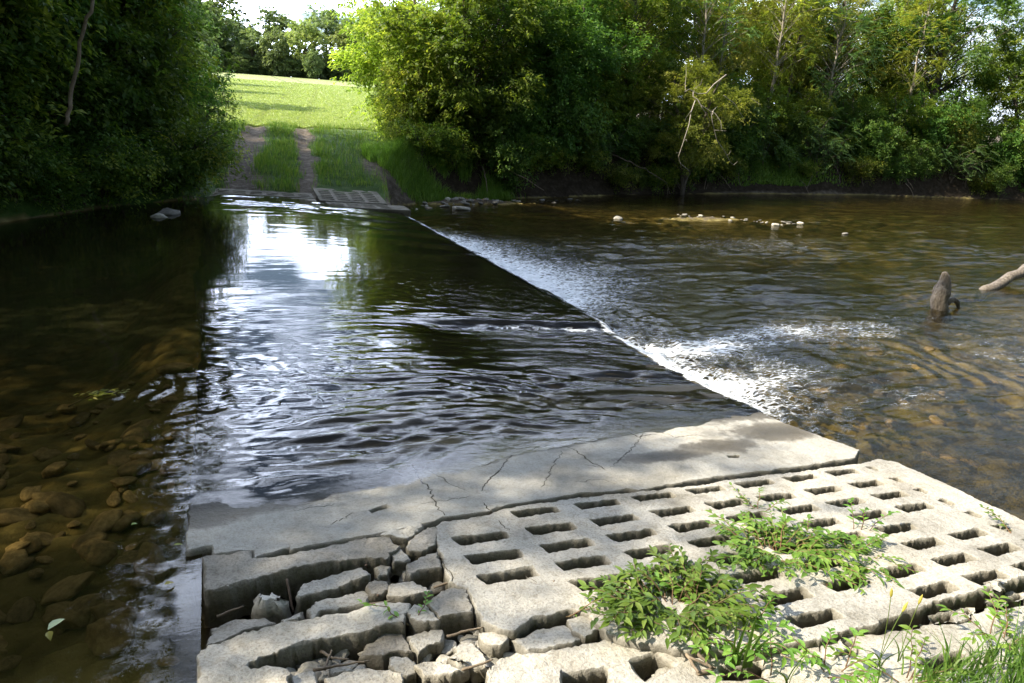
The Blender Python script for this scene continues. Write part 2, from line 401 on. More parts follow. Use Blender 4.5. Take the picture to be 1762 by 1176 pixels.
undercut = sstep(5.0, 6.5, X)*(1-sstep(1.6, 2.4, d))*sstep(0, .2, d)
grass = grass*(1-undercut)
bare = np.exp(-(((X-4.7)/0.7)**2+((Y-21.6)/1.8)**2))+np.exp(-(((X-1.1)/0.45)**2+((Y-19.8)/1.1)**2))*0.8
grass = grass*(1-np.clip(bare, 0, 1)*0.85)
wood = sstep(27, 33, Y)*sstep(0.235, 0.30, X/np.maximum(Y, 1))*(1-sstep(60, 80, Y))
grass = grass*(1-0.9*np.clip(wood, 0, 1))
nearg = ((Y < 1.5) & (X > 1.2)) * 0.8
grass = np.maximum(grass, nearg)
bedm = np.where((Z < water_level(X, Y)+0.03) & (d < 0.1), 1.0, 0.0)*np.where((X > -.2) & (X < 4.3) & (Y < 4.2), 0, 1)

def ground_mat():
    m, t, N, L = newmat('ground')
    out = N('OutputMaterial'); p = N('BsdfPrincipled'); g = N('NewGeometry'); pos = g.outputs['Position']
    ag = N('Attribute'); ag.attribute_name = 'grass'; ab = N('Attribute'); ab.attribute_name = 'bed'
    af = N('Attribute'); af.attribute_name = 'field'
    nd = noise(N, L, pos, 5.0, 7, 0.7); rd = N('ValToRGB'); L(nd, rd.inputs['Fac'])
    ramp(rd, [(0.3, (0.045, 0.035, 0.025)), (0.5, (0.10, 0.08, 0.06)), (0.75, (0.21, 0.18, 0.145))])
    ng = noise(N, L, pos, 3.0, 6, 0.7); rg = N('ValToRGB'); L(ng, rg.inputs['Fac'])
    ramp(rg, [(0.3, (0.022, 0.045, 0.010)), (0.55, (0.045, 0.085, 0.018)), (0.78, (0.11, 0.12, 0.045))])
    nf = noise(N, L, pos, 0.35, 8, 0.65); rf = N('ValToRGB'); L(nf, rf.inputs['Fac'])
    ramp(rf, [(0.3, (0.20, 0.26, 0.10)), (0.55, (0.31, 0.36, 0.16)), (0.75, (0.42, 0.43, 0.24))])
    nb = N('TexVoronoi'); nb.inputs['Scale'].default_value = 16; L(pos, nb.inputs['Vector'])
    rb = N('ValToRGB'); ac = N('Attribute'); ac.attribute_name = 'cell'
    L(math_node(N, L, 'ADD', math_node(N, L, 'MULTIPLY', ac.outputs['Fac'], 0.75), math_node(N, L, 'MULTIPLY', noise(N, L, pos, 30, 4, 0.7), 0.3)), rb.inputs['Fac'])
    ramp(rb, [(0.1, (0.11, 0.088, 0.032)), (0.5, (0.21, 0.17, 0.065)), (0.9, (0.34, 0.28, 0.12))])
    ns = noise(N, L, pos, 1.3, 5, 0.6); rs = N('ValToRGB'); L(ns, rs.inputs['Fac']); ramp(rs, [(0.35, (0.45, 0.45, 0.4)), (0.6, (1, 1, 1))])
    bed = mixc(N, L, 0.9, rb.outputs['Color'], rs.outputs['Color'], 'MULTIPLY')
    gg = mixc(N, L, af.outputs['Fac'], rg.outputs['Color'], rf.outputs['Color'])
    gm = math_node(N, L, 'ADD', ag.outputs['Fac'], math_node(N, L, 'MULTIPLY', math_node(N, L, 'SUBTRACT', noise(N, L, pos, 4.0, 5, 0.7), 0.5), 0.8), True)
    rr = N('ValToRGB'); L(gm, rr.inputs['Fac']); ramp(rr, [(0.35, (0, 0, 0)), (0.65, (1, 1, 1))])
    c = mixc(N, L, rr.outputs['Color'], rd.outputs['Color'], gg)
    ad = N('Attribute'); ad.attribute_name = 'shaded'
    c = mixc(N, L, ad.outputs['Fac'], c, mixc(N, L, 1.0, c, (0.33, 0.31, 0.27), 'MULTIPLY'))  # shade on the undercut bank, painted as darker soil
    c = mixc(N, L, ab.outputs['Fac'], c, bed)
    L(c, p.inputs['Base Color']); p.inputs['Roughness'].default_value = 0.95; p.inputs['Specular IOR Level'].default_value = 0.1
    bb = N('Bump'); bb.inputs['Strength'].default_value = 0.8; bb.inputs['Distance'].default_value = 0.05
    L(noise(N, L, pos, 12.0, 6, 0.75), bb.inputs['Height']); L(bb.outputs[0], p.inputs['Normal'])
    L(p.outputs[0], out.inputs[0]); return m
me = mesh_np('ground', np.stack([X, Y, Z], 1), F, ground_mat(), True, {'grass': grass, 'bed': bedm, 'field': sstep(26.5, 30, Y), 'cell': np.clip(pebbles(X, Y)[1]*0.8+pebbles(X, Y)[0]*0.25-0.05, 0, 1), 'shaded': np.clip(undercut*1.5, 0, 1)})
tag(put('ground', me), kind='structure')

# ------------------------------------------------------------------ water
def shore(x): return np.interp(x, [-0.4, -.24, .85, 1.66, 2.65, 4.14, 5], [3.2, 3.25, 3.56, 3.9, 4.09, 4.07, 4.07])
wx = lines((-60, -12, 4), (-12, -3.5, 0.25), (-3.5, -0.6, 0.035), (-0.6, 5.6, 0.021), (5.6, 12, 0.036), (12, 22, 0.09), (22, 45, 0.3), (45, 80, 4))
wy = lines((-40, 0, 3), (0, 2, 0.06), (2, 7.6, 0.02), (7.6, 12, 0.034), (12, 18, 0.06), (18, 27, 0.14))
X, Y, F = grid_mesh(wx, wy)
W = water_level(X, Y)
onford = sstep(-0.3, 0.5, X)*(1-sstep(4.15, 4.35, X))
down = sstep(4.2, 4.5, X)
upp = 1-sstep(-0.6, 0.2, X)
v = Y-shore(X)*np.exp(-np.clip(Y-3, 0, 9)/4.0)          # stream coordinate that follows the ramp's shore
vs = Y-shore(X)
H = np.zeros_like(X)
# calm upstream water with slow undulation and the odd ripple band
H += (0.0022*N1.fbm(X*1.6, Y*1.3, 2))*upp
H += 0.0035*N2.fbm(X*1.3, v*3.0, 2)*(1-down)*(1-0.72*sstep(7.5, 9.5, Y)*(1-sstep(15, 16.5, Y)))
H += 0.0045*N4.fbm(X*6, Y*9, 3)*np.exp(-((X+0.15)/0.45)**2)*sstep(3.2, 3.8, Y)*(1-sstep(6.5, 8.5, Y))
# wake trailing from the weed in the pool
for (ox, oy) in ((-0.95, 5.15),):
    dx = X-ox; dy = Y-oy
    r = np.hypot(dx, dy*1.2)
    env = np.exp(-r/1.1)*sstep(-0.35, 0.3, dx)*np.exp(-(np.abs(dy)/(0.16+0.45*np.clip(dx, 0, 3)))**2)
    H += env*(0.009*np.sin((r+0.18*N1(X*4, Y*4))*38)*0.6+0.016*N3.fbm(X*5, Y*13, 3))
# streaks over the ford, stronger close to the shore and towards the weir
wx_ = 0.9*N3.fbm(X*0.8, v*0.9, 2); wy_ = 0.8*N1.fbm(X*0.7+5, v*0.8, 2)
st = N2.fbm(X*1.5+wx_, (v+0.35*X*np.exp(-np.clip(vs,0,9)/1.2))*5.5+2.2*wy_, 3, 0.5)
st2 = N4.fbm(X*4.5+wx_, v*12.0+X*2.5+3*wy_, 2, 0.6)
A1 = onford*(0.003-0.0022*sstep(7.6, 9.0, Y)*(1-sstep(15, 16.5, Y))+0.012*np.exp(-((vs-0.3)/0.35)**2)*sstep(-0.2, 0.2, X)+0.022*np.exp(-((vs-0.6)/0.55)**2)*sstep(-0.1, 0.9, X)+0.012*sstep(0.8, 2.6, X)*(1-sstep(6.9, 7.6, Y))
             + 0.012*np.exp(-((Y-5.6)/0.8)**2)*sstep(0,1.0,X)+0.009*sstep(14.5, 16.5, Y))
patch = 0.35+1.3*sstep(-0.12, 0.22, N1.fbm(X*0.9+3, v*1.7, 3))
H += (A1*st+0.38*A1*st2)*patch
H += 0.0045*N3.fbm(X*7+wx_, Y*10, 3)*(X < -0.1)*np.exp(-((Y-2.6)/0.8)**2)*np.exp(-np.clip(-X-0.9, 0, 9)/0.5)
# diagonal rolling crests off the shallow edge
dg = (X*0.62-vs*1.0)
H += onford*0.011*np.exp(-((vs-0.35)/0.4)**2)*sstep(0.3, 1.2, X)*(1-sstep(2.6, 3.6, X))*np.sin(dg*24+5*N1(X*1.7, Y*2.2))*(0.5+N3(X*3, Y*4))
# fine capillary patch above the step
H += onford*0.007*np.exp(-((Y-8.4)/1.3)**2)*sstep(1.2, 2.6, X)*N3.fbm(X*8, Y*10, 2, 0.7)
# standing waves near the far part of the weir
H += onford*0.010*sstep(2.3, 3.4, X)*sstep(9.5, 11, Y)*(1-sstep(15, 16.5, Y))*np.sin(Y*5.2+1.8*N2(X*1.3, Y*1.3)+X*0.5)
# step ridge
H += onford*0.026*np.exp(-((Y-6.84)/0.06)**2)*sstep(1.8, 2.6, X)*(0.6+N2(X*6, Y))
# downstream chop, eddies
cxv, cyv = 7.0, 5.6
r = np.hypot(X-cxv, (Y-cyv)*1.25)
ring = np.exp(-((r-1.5)/1.4)**2)
pd = 0.4+1.3*sstep(-0.15, 0.25, N4.fbm(X*0.5, Y*0.9, 3))
H += down*pd*(0.034*N1.fbm(X*1.0+wx_, Y*2.6+wy_, 3, 0.55)+0.016*N3.fbm(X*2.6+wx_, Y*7.0, 3, 0.55))*(1-0.72*sstep(17, 21, Y))*(1-0.3*sstep(13, 20, X)*sstep(13, 17, Y))
H += down*ring*0.009*np.sin(r*13+11*N2(X*0.8, Y*0.9)+4*N3(X*2.5, Y*3))*(0.7+N4(X*2, Y*2))
near_w = np.exp(-np.clip(X-4.5, 0, 9)/0.8)*((Y > 3.9) & (Y < 16.5))
H += down*0.085*near_w*N4.fbm(X*5, Y*5, 3, 0.6)
# waterfall lip texture
H += 0.012*np.exp(-((X-4.35)/0.15)**2)*N1(Y*22, X*2)
# damping at edges where the film meets concrete
H *= np.where((X > -0.3) & (X < 4.2) & (Y < 6), 0.10+0.90*sstep(0.0, 0.16, vs), 1)
Zw = W+H
# foam
foam = np.zeros_like(X)
sx = X-4.33
wd = 0.16+0.6*np.exp(-((Y-5.2)/0.8)**2)+0.25*np.exp(-((Y-6.3)/.4)**2)+2.3*np.exp(-((Y-10.4)/2.2)**2)+1.3*np.exp(-((Y-14)/1.8)**2)-0.05*np.exp(-((Y-8.1)/.5)**2)
foam += np.exp(-np.clip(sx, 0, 99)/(wd*0.62))*sstep(-0.20, -0.02, sx)*((Y > 4.0)*(Y < 16.6))*(1.15+0.9*np.exp(-np.clip(sx, 0, 9)/(0.12+0.55*np.exp(-((Y-10.6)/2.6)**2))))*(1-0.6*np.exp(-((Y-7.9)/0.6)**2))*sstep(4.0, 4.6, Y)
pl = 6.25+0.16*(X-4.3)-0.012*(X-4.3)**2
foam += 0.80*np.exp(-((Y-pl)/(0.17+0.075*(X-4.3)))**2)*down*np.exp(-np.clip(X-5.4, 0, 9)/2.2)*(0.8+0.9*N3.fbm(X*1.8,Y*4,3))
pl2 = 5.15+0.12*(X-4.3)
foam += 0.36*np.exp(-((Y-pl2)/(0.14+0.04*(X-4.3)))**2)*down*np.exp(-np.clip(X-5.0, 0, 9)/0.9)
foam += 0.22*ring*down*(0.5+1.1*N1.fbm(X*1.2, Y*2.0, 3))
foam += down*0.17*(1-sstep(11, 16, X))*(1-sstep(13, 18, Y))*sstep(4, 4.5, Y)
foam += down*0.22*np.exp(-(((X-13)/5)**2+((Y-13.0)/1.3)**2))
foam += 0.85*onford*np.exp(-((Y-6.79)/0.05)**2)*sstep(1.7, 3.2, X)*(0.8+N2(X*7, 0*X))
lip = np.exp(-((sx)/0.16)**2); foam = foam*(1-lip*np.clip(0.55+1.5*N2.fbm(Y*2.6, X*0.6, 3), 0, 0.92)*(Y > 6.6))
foam = np.clip(foam, 0, 2.0)
# murk from the depth of the water
G = ground_z(X, Y)
deckz = TX*X-0.02
dep = np.where((X > -0.24) & (X < 4.2) & (Y > 3) & (Y < 18), W-deckz, W-G)
dep = np.clip(dep, 0, 3)
murk = 1-np.exp(-dep*np.where(X < 2, 0.75+0.9*sstep(4.0, 7.0, Y), 0.75+2.0*sstep(6.0, 9.5, Y)+1.4*(1-sstep(5.5, 8.5, X))))
murk = np.where((X > -0.24) & (X < 4.2) & (Y > 3.2), np.minimum(murk, 0.12), murk)
murk = np.where((X <= -0.1) & (Y <= 3.2), 0.4, murk)
fine = 0.05+0.55*onford*np.clip(np.exp(-((vs-0.3)/0.4)**2)*sstep(.2,1.2,X)+sstep(1.8, 3.0, X)*(1-0.8*sstep(9,11,Y)), 0, 1)+0.8*down*(1-.5*sstep(15,20,Y))
keep = np.ones(len(X), bool)
keep &= ~((X > -0.16) & (X < 4.24) & (Y < shore(X)-0.22))
keep &= ~((X > 4.2) & (X < 4.42) & (Y < 3.8) & (W > -0.48))
G2 = G-0.25 > Zw
keep &= ~G2
km = keep[F].all(1)
F = F[km]
used = np.unique(F); remap = -np.ones(len(X), int); remap[used] = np.arange(len(used)); F = remap[F]
def water_mat():
    m, t, N, L = newmat('river_water')
    out = N('OutputMaterial'); g = N('NewGeometry'); pos = g.outputs['Position']
    am = N('Attribute'); am.attribute_name = 'murk'; af = N('Attribute'); af.attribute_name = 'foam'; an = N('Attribute'); an.attribute_name = 'fine'
    mpn = N('Mapping'); mpn.inputs['Scale'].default_value = (0.6, 1.25, 1.0); L(pos, mpn.inputs[0])
    n1 = noise(N, L, mpn.outputs[0], 15.0, 3, 0.6, 0.6); n2 = noise(N, L, mpn.outputs[0], 55.0, 2, 0.6, 0.3)
    hh = math_node(N, L, 'ADD', n1, math_node(N, L, 'MULTIPLY', n2, 0.28))
    hh = math_node(N, L, 'MULTIPLY', hh, an.outputs['Fac'])
    bb = N('Bump'); bb.inputs['Strength'].default_value = 0.42; bb.inputs['Distance'].default_value = 0.016; L(hh, bb.inputs['Height'])
    fr = N('Fresnel'); fr.inputs['IOR'].default_value = 1.333; L(bb.outputs[0], fr.inputs['Normal'])
    gl = N('BsdfGlossy'); gl.inputs['Roughness'].default_value = 0.015; L(bb.outputs[0], gl.inputs['Normal'])
    tr = N('BsdfTransparent'); tr.inputs['Color'].default_value = (0.88, 0.82, 0.62, 1)
    df = N('BsdfDiffuse'); df.inputs['Color'].default_value = (0.016, 0.016, 0.006, 1)
    m1 = N('MixShader'); L(am.outputs['Fac'], m1.inputs[0]); L(tr.outputs[0], m1.inputs[1]); L(df.outputs[0], m1.inputs[2])
    m2 = N('MixShader'); L(math_node(N, L, 'MULTIPLY', fr.outputs[0], 1.0), m2.inputs[0]); L(m1.outputs[0], m2.inputs[1]); L(gl.outputs[0], m2.inputs[2])
    # foam: torn lace of bubbles
    mf = N('Mapping'); mf.inputs['Scale'].default_value = (0.7, 1.7, 1.0); L(pos, mf.inputs[0])
    f1 = noise(N, L, mf.outputs[0], 7.0, 8, 0.78, 1.2); f2 = noise(N, L, mf.outputs[0], 42.0, 4, 0.75, 0.8)
    vor = N('TexVoronoi'); vor.feature = 'DISTANCE_TO_EDGE'; vor.inputs['Scale'].default_value = 11.0
    wv = N('VectorMath'); wv.operation = 'ADD'; L(mf.outputs[0], wv.inputs[0])
    nv = N('TexNoise'); nv.inputs['Scale'].default_value = 6.0; L(mf.outputs[0], nv.inputs['Vector'])
    sc2 = N('VectorMath'); sc2.operation = 'SCALE'; sc2.inputs['Scale'].default_value = 0.25; L(nv.outputs['Color'], sc2.inputs[0]); L(sc2.outputs[0], wv.inputs[1])
    L(wv.outputs[0], vor.inputs['Vector'])
    lace = math_node(N, L, 'SUBTRACT', 0.30, math_node(N, L, 'MULTIPLY', vor.outputs['Distance'], 1.9))
    s = math_node(N, L, 'ADD', math_node(N, L, 'MULTIPLY', f1, 0.85), math_node(N, L, 'MULTIPLY', f2, 0.38))
    s = math_node(N, L, 'ADD', s, math_node(N, L, 'MULTIPLY', lace, 0.55))
    s = math_node(N, L, 'ADD', s, math_node(N, L, 'MULTIPLY', af.outputs['Fac'], 0.60))
    rp = N('ValToRGB'); L(s, rp.inputs['Fac']); rp.color_ramp.elements[0].position = 0.0; 
    mr = N('MapRange'); L(s, mr.inputs[0]); mr.inputs[1].default_value = 0.90; mr.inputs[2].default_value = 1.25; mr.interpolation_type = 'SMOOTHSTEP'
    t.nodes.remove(rp)
    gate = N('MapRange'); L(af.outputs['Fac'], gate.inputs[0]); gate.inputs[1].default_value = 0.03; gate.inputs[2].default_value = 0.15
    ff = math_node(N, L, 'MULTIPLY', mr.outputs[0], gate.outputs[0])
    fd = N('BsdfPrincipled'); fd.inputs['Base Color'].default_value = (0.84, 0.87, 0.90, 1); fd.inputs['Roughness'].default_value = 0.6
    fb = N('Bump'); fb.inputs['Strength'].default_value = 0.8; fb.inputs['Distance'].default_value = 0.03; L(s, fb.inputs['Height']); L(fb.outputs[0], fd.inputs['Normal'])
    m3 = N('MixShader'); L(math_node(N, L, 'MULTIPLY', ff, 0.93), m3.inputs[0]); L(m2.outputs[0], m3.inputs[1]); L(fd.outputs[0], m3.inputs[2])
    L(m3.outputs[0], out.inputs[0]); return m
me = mesh_np('river_water', np.stack([X, Y, Zw], 1)[used], F, water_mat(), True, {'murk': murk[used], 'foam': foam[used], 'fine': fine[used]})
tag(put('river_water', me), kind='structure')

# ------------------------------------------------------------------ slabs with holes
RS = np.random.RandomState(7)
def resample(P, step=0.02, jit=0.003, lf=0.006, seed=0):
    P = np.asarray(P, float)[:, :2]; out = []
    rs = np.random.RandomState(seed+int(abs(P[0, 0])*997+abs(P[0, 1])*331) % 100000)
    n = len(P)
    for i in range(n):
        a, b = P[i], P[(i+1) % n]; Ls = np.linalg.norm(b-a); k = max(1, int(Ls/step))
        for q in range(k): out.append(a+(b-a)*q/k)
    out = np.array(out)
    out += (rs.rand(*out.shape)-.5)*2*jit
    out[:, 0] += lf*2*N1(out[:, 0]*14, out[:, 1]*14); out[:, 1] += lf*2*N2(out[:, 0]*14, out[:, 1]*14)
    return out
def area(P): x, y = P[:, 0], P[:, 1]; return 0.5*np.sum(x*np.roll(y, -1)-y*np.roll(x, -1))
def offset(P, dist):
    """offset to the left of the travel direction"""
    T = np.roll(P, -1, 0)-np.roll(P, 1, 0); T /= np.linalg.norm(T, axis=1)[:, None]+1e-9
    return P+np.stack([-T[:, 1], T[:, 0]], 1)*np.asarray(dist)[..., None]
def inpoly(px, py, P):
    r = np.zeros(len(px), bool); n = len(P); j = n-1
    for i in range(n):
        c = ((P[i, 1] > py) != (P[j, 1] > py)) & (px < (P[j, 0]-P[i, 0])*(py-P[i, 1])/(P[j, 1]-P[i, 1]+1e-12)+P[i, 0])
        r ^= c; j = i
    return r
def slab_mesh(name, outer, holes, zf, th, mat, bev=0.006, step=0.02, inner=0.06, top_noise=0.003, jit=0.003, lf=0.006, wetf=None, flare=0.008, seed=0, chip=0.012, thin=()):
    loops = []
    P = resample(outer, step, jit, lf, seed)
    if area(P) < 0: P = P[::-1]
    loops.append(P)
    for k, h in enumerate(holes):
        if k in thin: Q = np.asarray(h, float)
        else: Q = resample(h, step, jit, lf*0.6, seed+k)
        if area(Q) > 0: Q = Q[::-1]
        loops.append(Q)
    V2 = []; E = []; rings = []; thinset = set(k+1 for k in thin)
    for li_, Q in enumerate(loops):
        b = 0.0015 if li_ in thinset else bev*(0.7+0.8*RS.rand(len(Q)))+chip*np.clip(N3(Q[:, 0]*11, Q[:, 1]*11)*2.4-0.35, 0, 1)
        if np.isscalar(b): b = np.full(len(Q), b)
        T = offset(Q, b); s0 = len(V2)
        V2 += [Vector((float(a[0]), float(a[1]))) for a in T]
        E += [(s0+i, s0+(i+1) % len(T)) for i in range(len(T))]
        rings.append((T, Q, b))
    lo, hi = P.min(0), P.max(0)
    gx_, gy_ = np.meshgrid(np.arange(lo[0], hi[0], inner), np.arange(lo[1], hi[1], inner), indexing='ij')
    gx_ = gx_.ravel()+(RS.rand(gx_.size)-.5)*inner*.5; gy_ = gy_.ravel()+(RS.rand(gy_.size)-.5)*inner*.5
    ok = inpoly(gx_, gy_, rings[0][0])
    for T, Q, b in rings[1:]: ok &= ~inpoly(gx_, gy_, T)
    V2 += [Vector((float(a), float(b_))) for a, b_ in zip(gx_[ok], gy_[ok])]
    vo, eo, fo, *_ = delaunay_2d_cdt(V2, E, [], 0, 1e-6)
    v2 = np.array([(a[0], a[1]) for a in vo]); f = np.array([list(q) for q in fo if len(q) == 3])
    c = v2[f].mean(1); k = inpoly(c[:, 0], c[:, 1], rings[0][0])
    for T, Q, b in rings[1:]: k &= ~inpoly(c[:, 0], c[:, 1], T)
    f = f[k]
    # make faces point up
    a = v2[f]; cr_ = (a[:, 1, 0]-a[:, 0, 0])*(a[:, 2, 1]-a[:, 0, 1])-(a[:, 1, 1]-a[:, 0, 1])*(a[:, 2, 0]-a[:, 0, 0])
    f[cr_ < 0] = f[cr_ < 0][:, ::-1]
    tz = lambda x, y: zf(x, y)+top_noise*2*N4.fbm(x*8, y*8, 3)
    mb = MB(); mb.add(np.stack([v2[:, 0], v2[:, 1], tz(v2[:, 0], v2[:, 1])], 1), f3=f)
    for li_, (T, Q, b) in enumerate(rings):
        n = len(T); z0 = tz(T[:, 0], T[:, 1])
        B = offset(Q, -flare*(RS.rand(n)-.2)) if li_ not in thinset else Q
        M_ = offset(Q, -flare*0.6*(RS.rand(n)-.5)) if li_ not in thinset else Q
        vv = np.vstack([np.column_stack([T, z0]), np.column_stack([Q, z0-np.maximum(b, bev)*0.9]),
                        np.column_stack([M_, z0-th*0.5]), np.column_stack([B, z0-th])])
        i = np.arange(n); j = (i+1) % n
        ff = np.vstack([np.stack([r_*n+i, (r_+1)*n+i, (r_+1)*n+j, r_*n+j], 1) for r_ in range(3)])
        mb.add(vv, f4=ff)
    me_ = mb.mesh(name, mat, False)
    if wetf is not None:
        co = np.empty(len(me_.vertices)*3, np.float32); me_.vertices.foreach_get('co', co); co = co.reshape(-1, 3)
        at_ = me_.attributes.new('wet', 'FLOAT', 'POINT'); at_.data.foreach_set('value', wetf(co[:, 0], co[:, 1]).astype(np.float32))
    return me_
def P_(pts, dz=0.0): return [on_ramp(x, y, dz)[:2] for x, y in pts]

def crack(pts, w=0.006, seed=0, wob=0.02):
    w = w*0.5
    rs = np.random.RandomState(seed); P = np.array(P_(pts)); out = []
    for a, b in zip(P[:-1], P[1:]):
        k = max(2, int(np.linalg.norm(b-a)/0.018))
        for q in range(k): out.append(a+(b-a)*q/k+(rs.rand(2)-.5)*0.022+wob*np.array([N2((a+(b-a)*q/k)[0]*12, (a+(b-a)*q/k)[1]*12), N3((a+(b-a)*q/k)[0]*12, (a+(b-a)*q/k)[1]*12)]))
    out.append(P[-1]); out = np.array(out); n = len(out)
    T = np.gradient(out, axis=0); T /= np.linalg.norm(T, axis=1)[:, None]+1e-9
    Nn = np.stack([-T[:, 1], T[:, 0]], 1)
    ww = w*(0.25+0.75*np.sin(np.linspace(0.12, np.pi-0.12, n)))*(0.5+rs.rand(n))*0.5
    return np.vstack([out+Nn*ww[:, None], (out-Nn*ww[:, None])[::-1][1:-1] if n > 3 else (out-Nn*ww[:, None])[::-1]])

# --- the solid apron between the slotted ramp and the ford
def wet_apron(x, y):
    w = 0.5+(y-shore(x)+0.10)/0.35
    for (px, py, a, b, s_) in ((1150, 785, 0.50, 0.12, 0.95), (1240, 768, .45, .16, .95), (1340, 742, 0.60, 0.24, 1.0), (400, 865, .22, .06, .35), (1220, 745, .35, .08, .3)):
        q = on_ramp(px, py); w = np.maximum(w, s_*np.exp(-(((x-q[0])/a)**2+((y-q[1])/b)**2))*0.95)
    return np.clip(w, 0, 2.5)
apr_front = [(318, 948), (366, 940), (368, 955), (432, 950), (434, 963), (468, 952), (497, 943), (498, 948), (575, 932), (640, 922), (725, 904), (765, 892), (842, 880), (876, 869), (960, 856), (1000, 849),
             (1055, 846), (1080, 842), (1100, 845), (1145, 835), (1200, 826), (1250, 818), (1330, 810), (1400, 800), (1474, 788)]
pf = [np.array([-0.24, 5.0])]+[q for q in P_(apr_front)]+[np.array([4.33, 3.24]), np.array([4.2, 3.9]), np.array([4.2, 5.0])]
chole = [P_([(636, 878), (664, 870), (668, 873), (640, 881)]), P_([(1252, 785), (1272, 783), (1273, 786), (1254, 788)])]
cr_list = [([(712, 800), (722, 822), (745, 850), (752, 868), (765, 888)], .011, 1), ([(733, 808), (770, 828), (800, 845)], .006, 2),
           ([(880, 782), (868, 800), (845, 822), (826, 846)], .010, 3), ([(970, 768), (985, 772), (1010, 790), (1043, 810)], .014, 4),
           ([(968, 776), (950, 806), (930, 838)], .006, 5), ([(1108, 745), (1090, 770), (1050, 806)], .006, 6),
           ([(905, 776), (935, 768), (965, 765)], .010, 7), ([(980, 764), (1005, 760), (1040, 758)], .006, 8), ([(828, 862), (838, 872), (845, 882)], .007, 9),
           ([(500, 880), (540, 872), (580, 868)], .004, 10), ([(1000, 800), (1025, 803), (1046, 808)], .005, 13), ([(1078, 742), (1098, 752), (1130, 748)], .008, 14), ([(1130, 740), (1160, 752), (1200, 748), (1232, 756)], .004, 15), ([(640, 800), (668, 812), (700, 818)], .004, 16), ([(800, 790), (835, 800), (862, 793)], .005, 17), ([(560, 905), (590, 893), (615, 882)], .005, 18), ([(812, 852), (770, 862), (722, 868)], .004, 11), ([(985, 830), (1035, 824), (1070, 838)], .003, 12)]
holes = chole+[crack(p, w, s) for p, w, s in cr_list]
me = slab_mesh('apron', pf, holes, ramp_z, 0.13, CONC_APRON, inner=0.035, step=0.025, wetf=wet_apron, thin=tuple(range(2, 2+len(cr_list))), bev=0.008, seed=3)
tag(put('concrete_apron', me), 'solid cracked concrete apron slab sloping under the river water at the edge of the ford', 'slab')

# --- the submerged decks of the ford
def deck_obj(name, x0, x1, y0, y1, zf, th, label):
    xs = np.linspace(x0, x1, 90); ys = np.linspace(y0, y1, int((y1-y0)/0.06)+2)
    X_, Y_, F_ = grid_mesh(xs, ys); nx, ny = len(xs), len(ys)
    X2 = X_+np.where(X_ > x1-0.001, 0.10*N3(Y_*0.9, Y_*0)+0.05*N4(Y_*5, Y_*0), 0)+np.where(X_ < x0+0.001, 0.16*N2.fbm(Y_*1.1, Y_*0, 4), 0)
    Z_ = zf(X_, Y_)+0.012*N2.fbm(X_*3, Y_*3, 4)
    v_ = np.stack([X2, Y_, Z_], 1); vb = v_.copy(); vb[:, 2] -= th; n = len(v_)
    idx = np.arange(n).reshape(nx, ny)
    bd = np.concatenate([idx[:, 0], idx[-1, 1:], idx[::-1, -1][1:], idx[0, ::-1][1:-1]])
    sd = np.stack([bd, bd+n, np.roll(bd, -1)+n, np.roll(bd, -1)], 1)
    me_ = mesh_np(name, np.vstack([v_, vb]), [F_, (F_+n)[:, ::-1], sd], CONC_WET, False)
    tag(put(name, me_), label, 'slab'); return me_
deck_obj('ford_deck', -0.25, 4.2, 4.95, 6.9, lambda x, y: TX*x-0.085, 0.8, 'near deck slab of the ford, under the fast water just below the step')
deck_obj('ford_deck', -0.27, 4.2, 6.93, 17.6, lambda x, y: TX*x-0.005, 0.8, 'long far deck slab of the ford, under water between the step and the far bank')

# --- slotted ramp slab
rows = [2.985, 2.79, 2.615, 2.445, 2.275, 2.105, 1.935, 1.765]
SW = 0.069
pitch = 0.3885
cols = [1.337+pitch*(k-1) for k in range(0, 9)]
left_edge = [(866, 876), (842, 885), (790, 894), (760, 898), (748, 905), (752, 940), (760, 965), (772, 1000), (785, 1008), (806, 1012), (818, 1040), (828, 1068), (850, 1078), (880, 1088)]
front = [(925, 1062), (985, 1050), (1020, 1062), (1040, 1090), (1100, 1108), (1180, 1120), (1310, 1120), (1420, 1098), (1510, 1075), (1600, 1040), (1700, 1012), (1775, 992)]
back = [(1745, 880), (1640, 838), (1545, 796), (1512, 790), (1478, 798), (1400, 808), (1330, 817), (1250, 826), (1200, 835), (1145, 840), (1080, 848), (1030, 853), (1000, 855), (960, 861), (900, 870)]
mo_left = P_(left_edge[::1]); mo_front = P_(front); mo_back = P_(back)
outer = mo_left+mo_front+[np.array([4.42, 1.62]), np.array([4.36, 2.1])]+mo_back[1:]
OP = np.array(outer)
holes = []
skip = {(0, 0), (0, 4), (0, 5), (0, 6), (0, 7), (1, 5), (1, 6), (1, 7), (2, 6), (2, 7), (7, 4), (5, 5), (4, 7)}
for ri, yr in enumerate(rows):
    for ci, xc in enumerate(cols):
        if (ci, ri) in skip: continue
        ln = 0.283 if ci < 8 else 0.09
        if ci == 8 and ri == 0: ln = 0.08
        q = np.array([(xc+0.008, yr-0.010), (xc+ln, yr-0.016), (xc+ln, yr-0.012-SW), (xc+0.03, yr-SW-0.016)])
        if ri == 0: q[:2, 1] -= 0.008
        my = 0.004 if ri == 0 else 0.03
        big = np.array([(xc-0.035, yr+my), (xc+ln+0.035, yr+my), (xc+ln+0.035, yr-SW-0.03), (xc-0.035, yr-SW-0.03)])
        if inpoly(big[:, 0], big[:, 1], OP).all(): holes.append(q)
nh = len(holes)
ck = [([(762, 958), (772, 985), (779, 1003)], .008, 21), ([(858, 893), (872, 905), (876, 914)], .008, 22), ([(925, 1006), (918, 996), (905, 990)], .005, 23)]
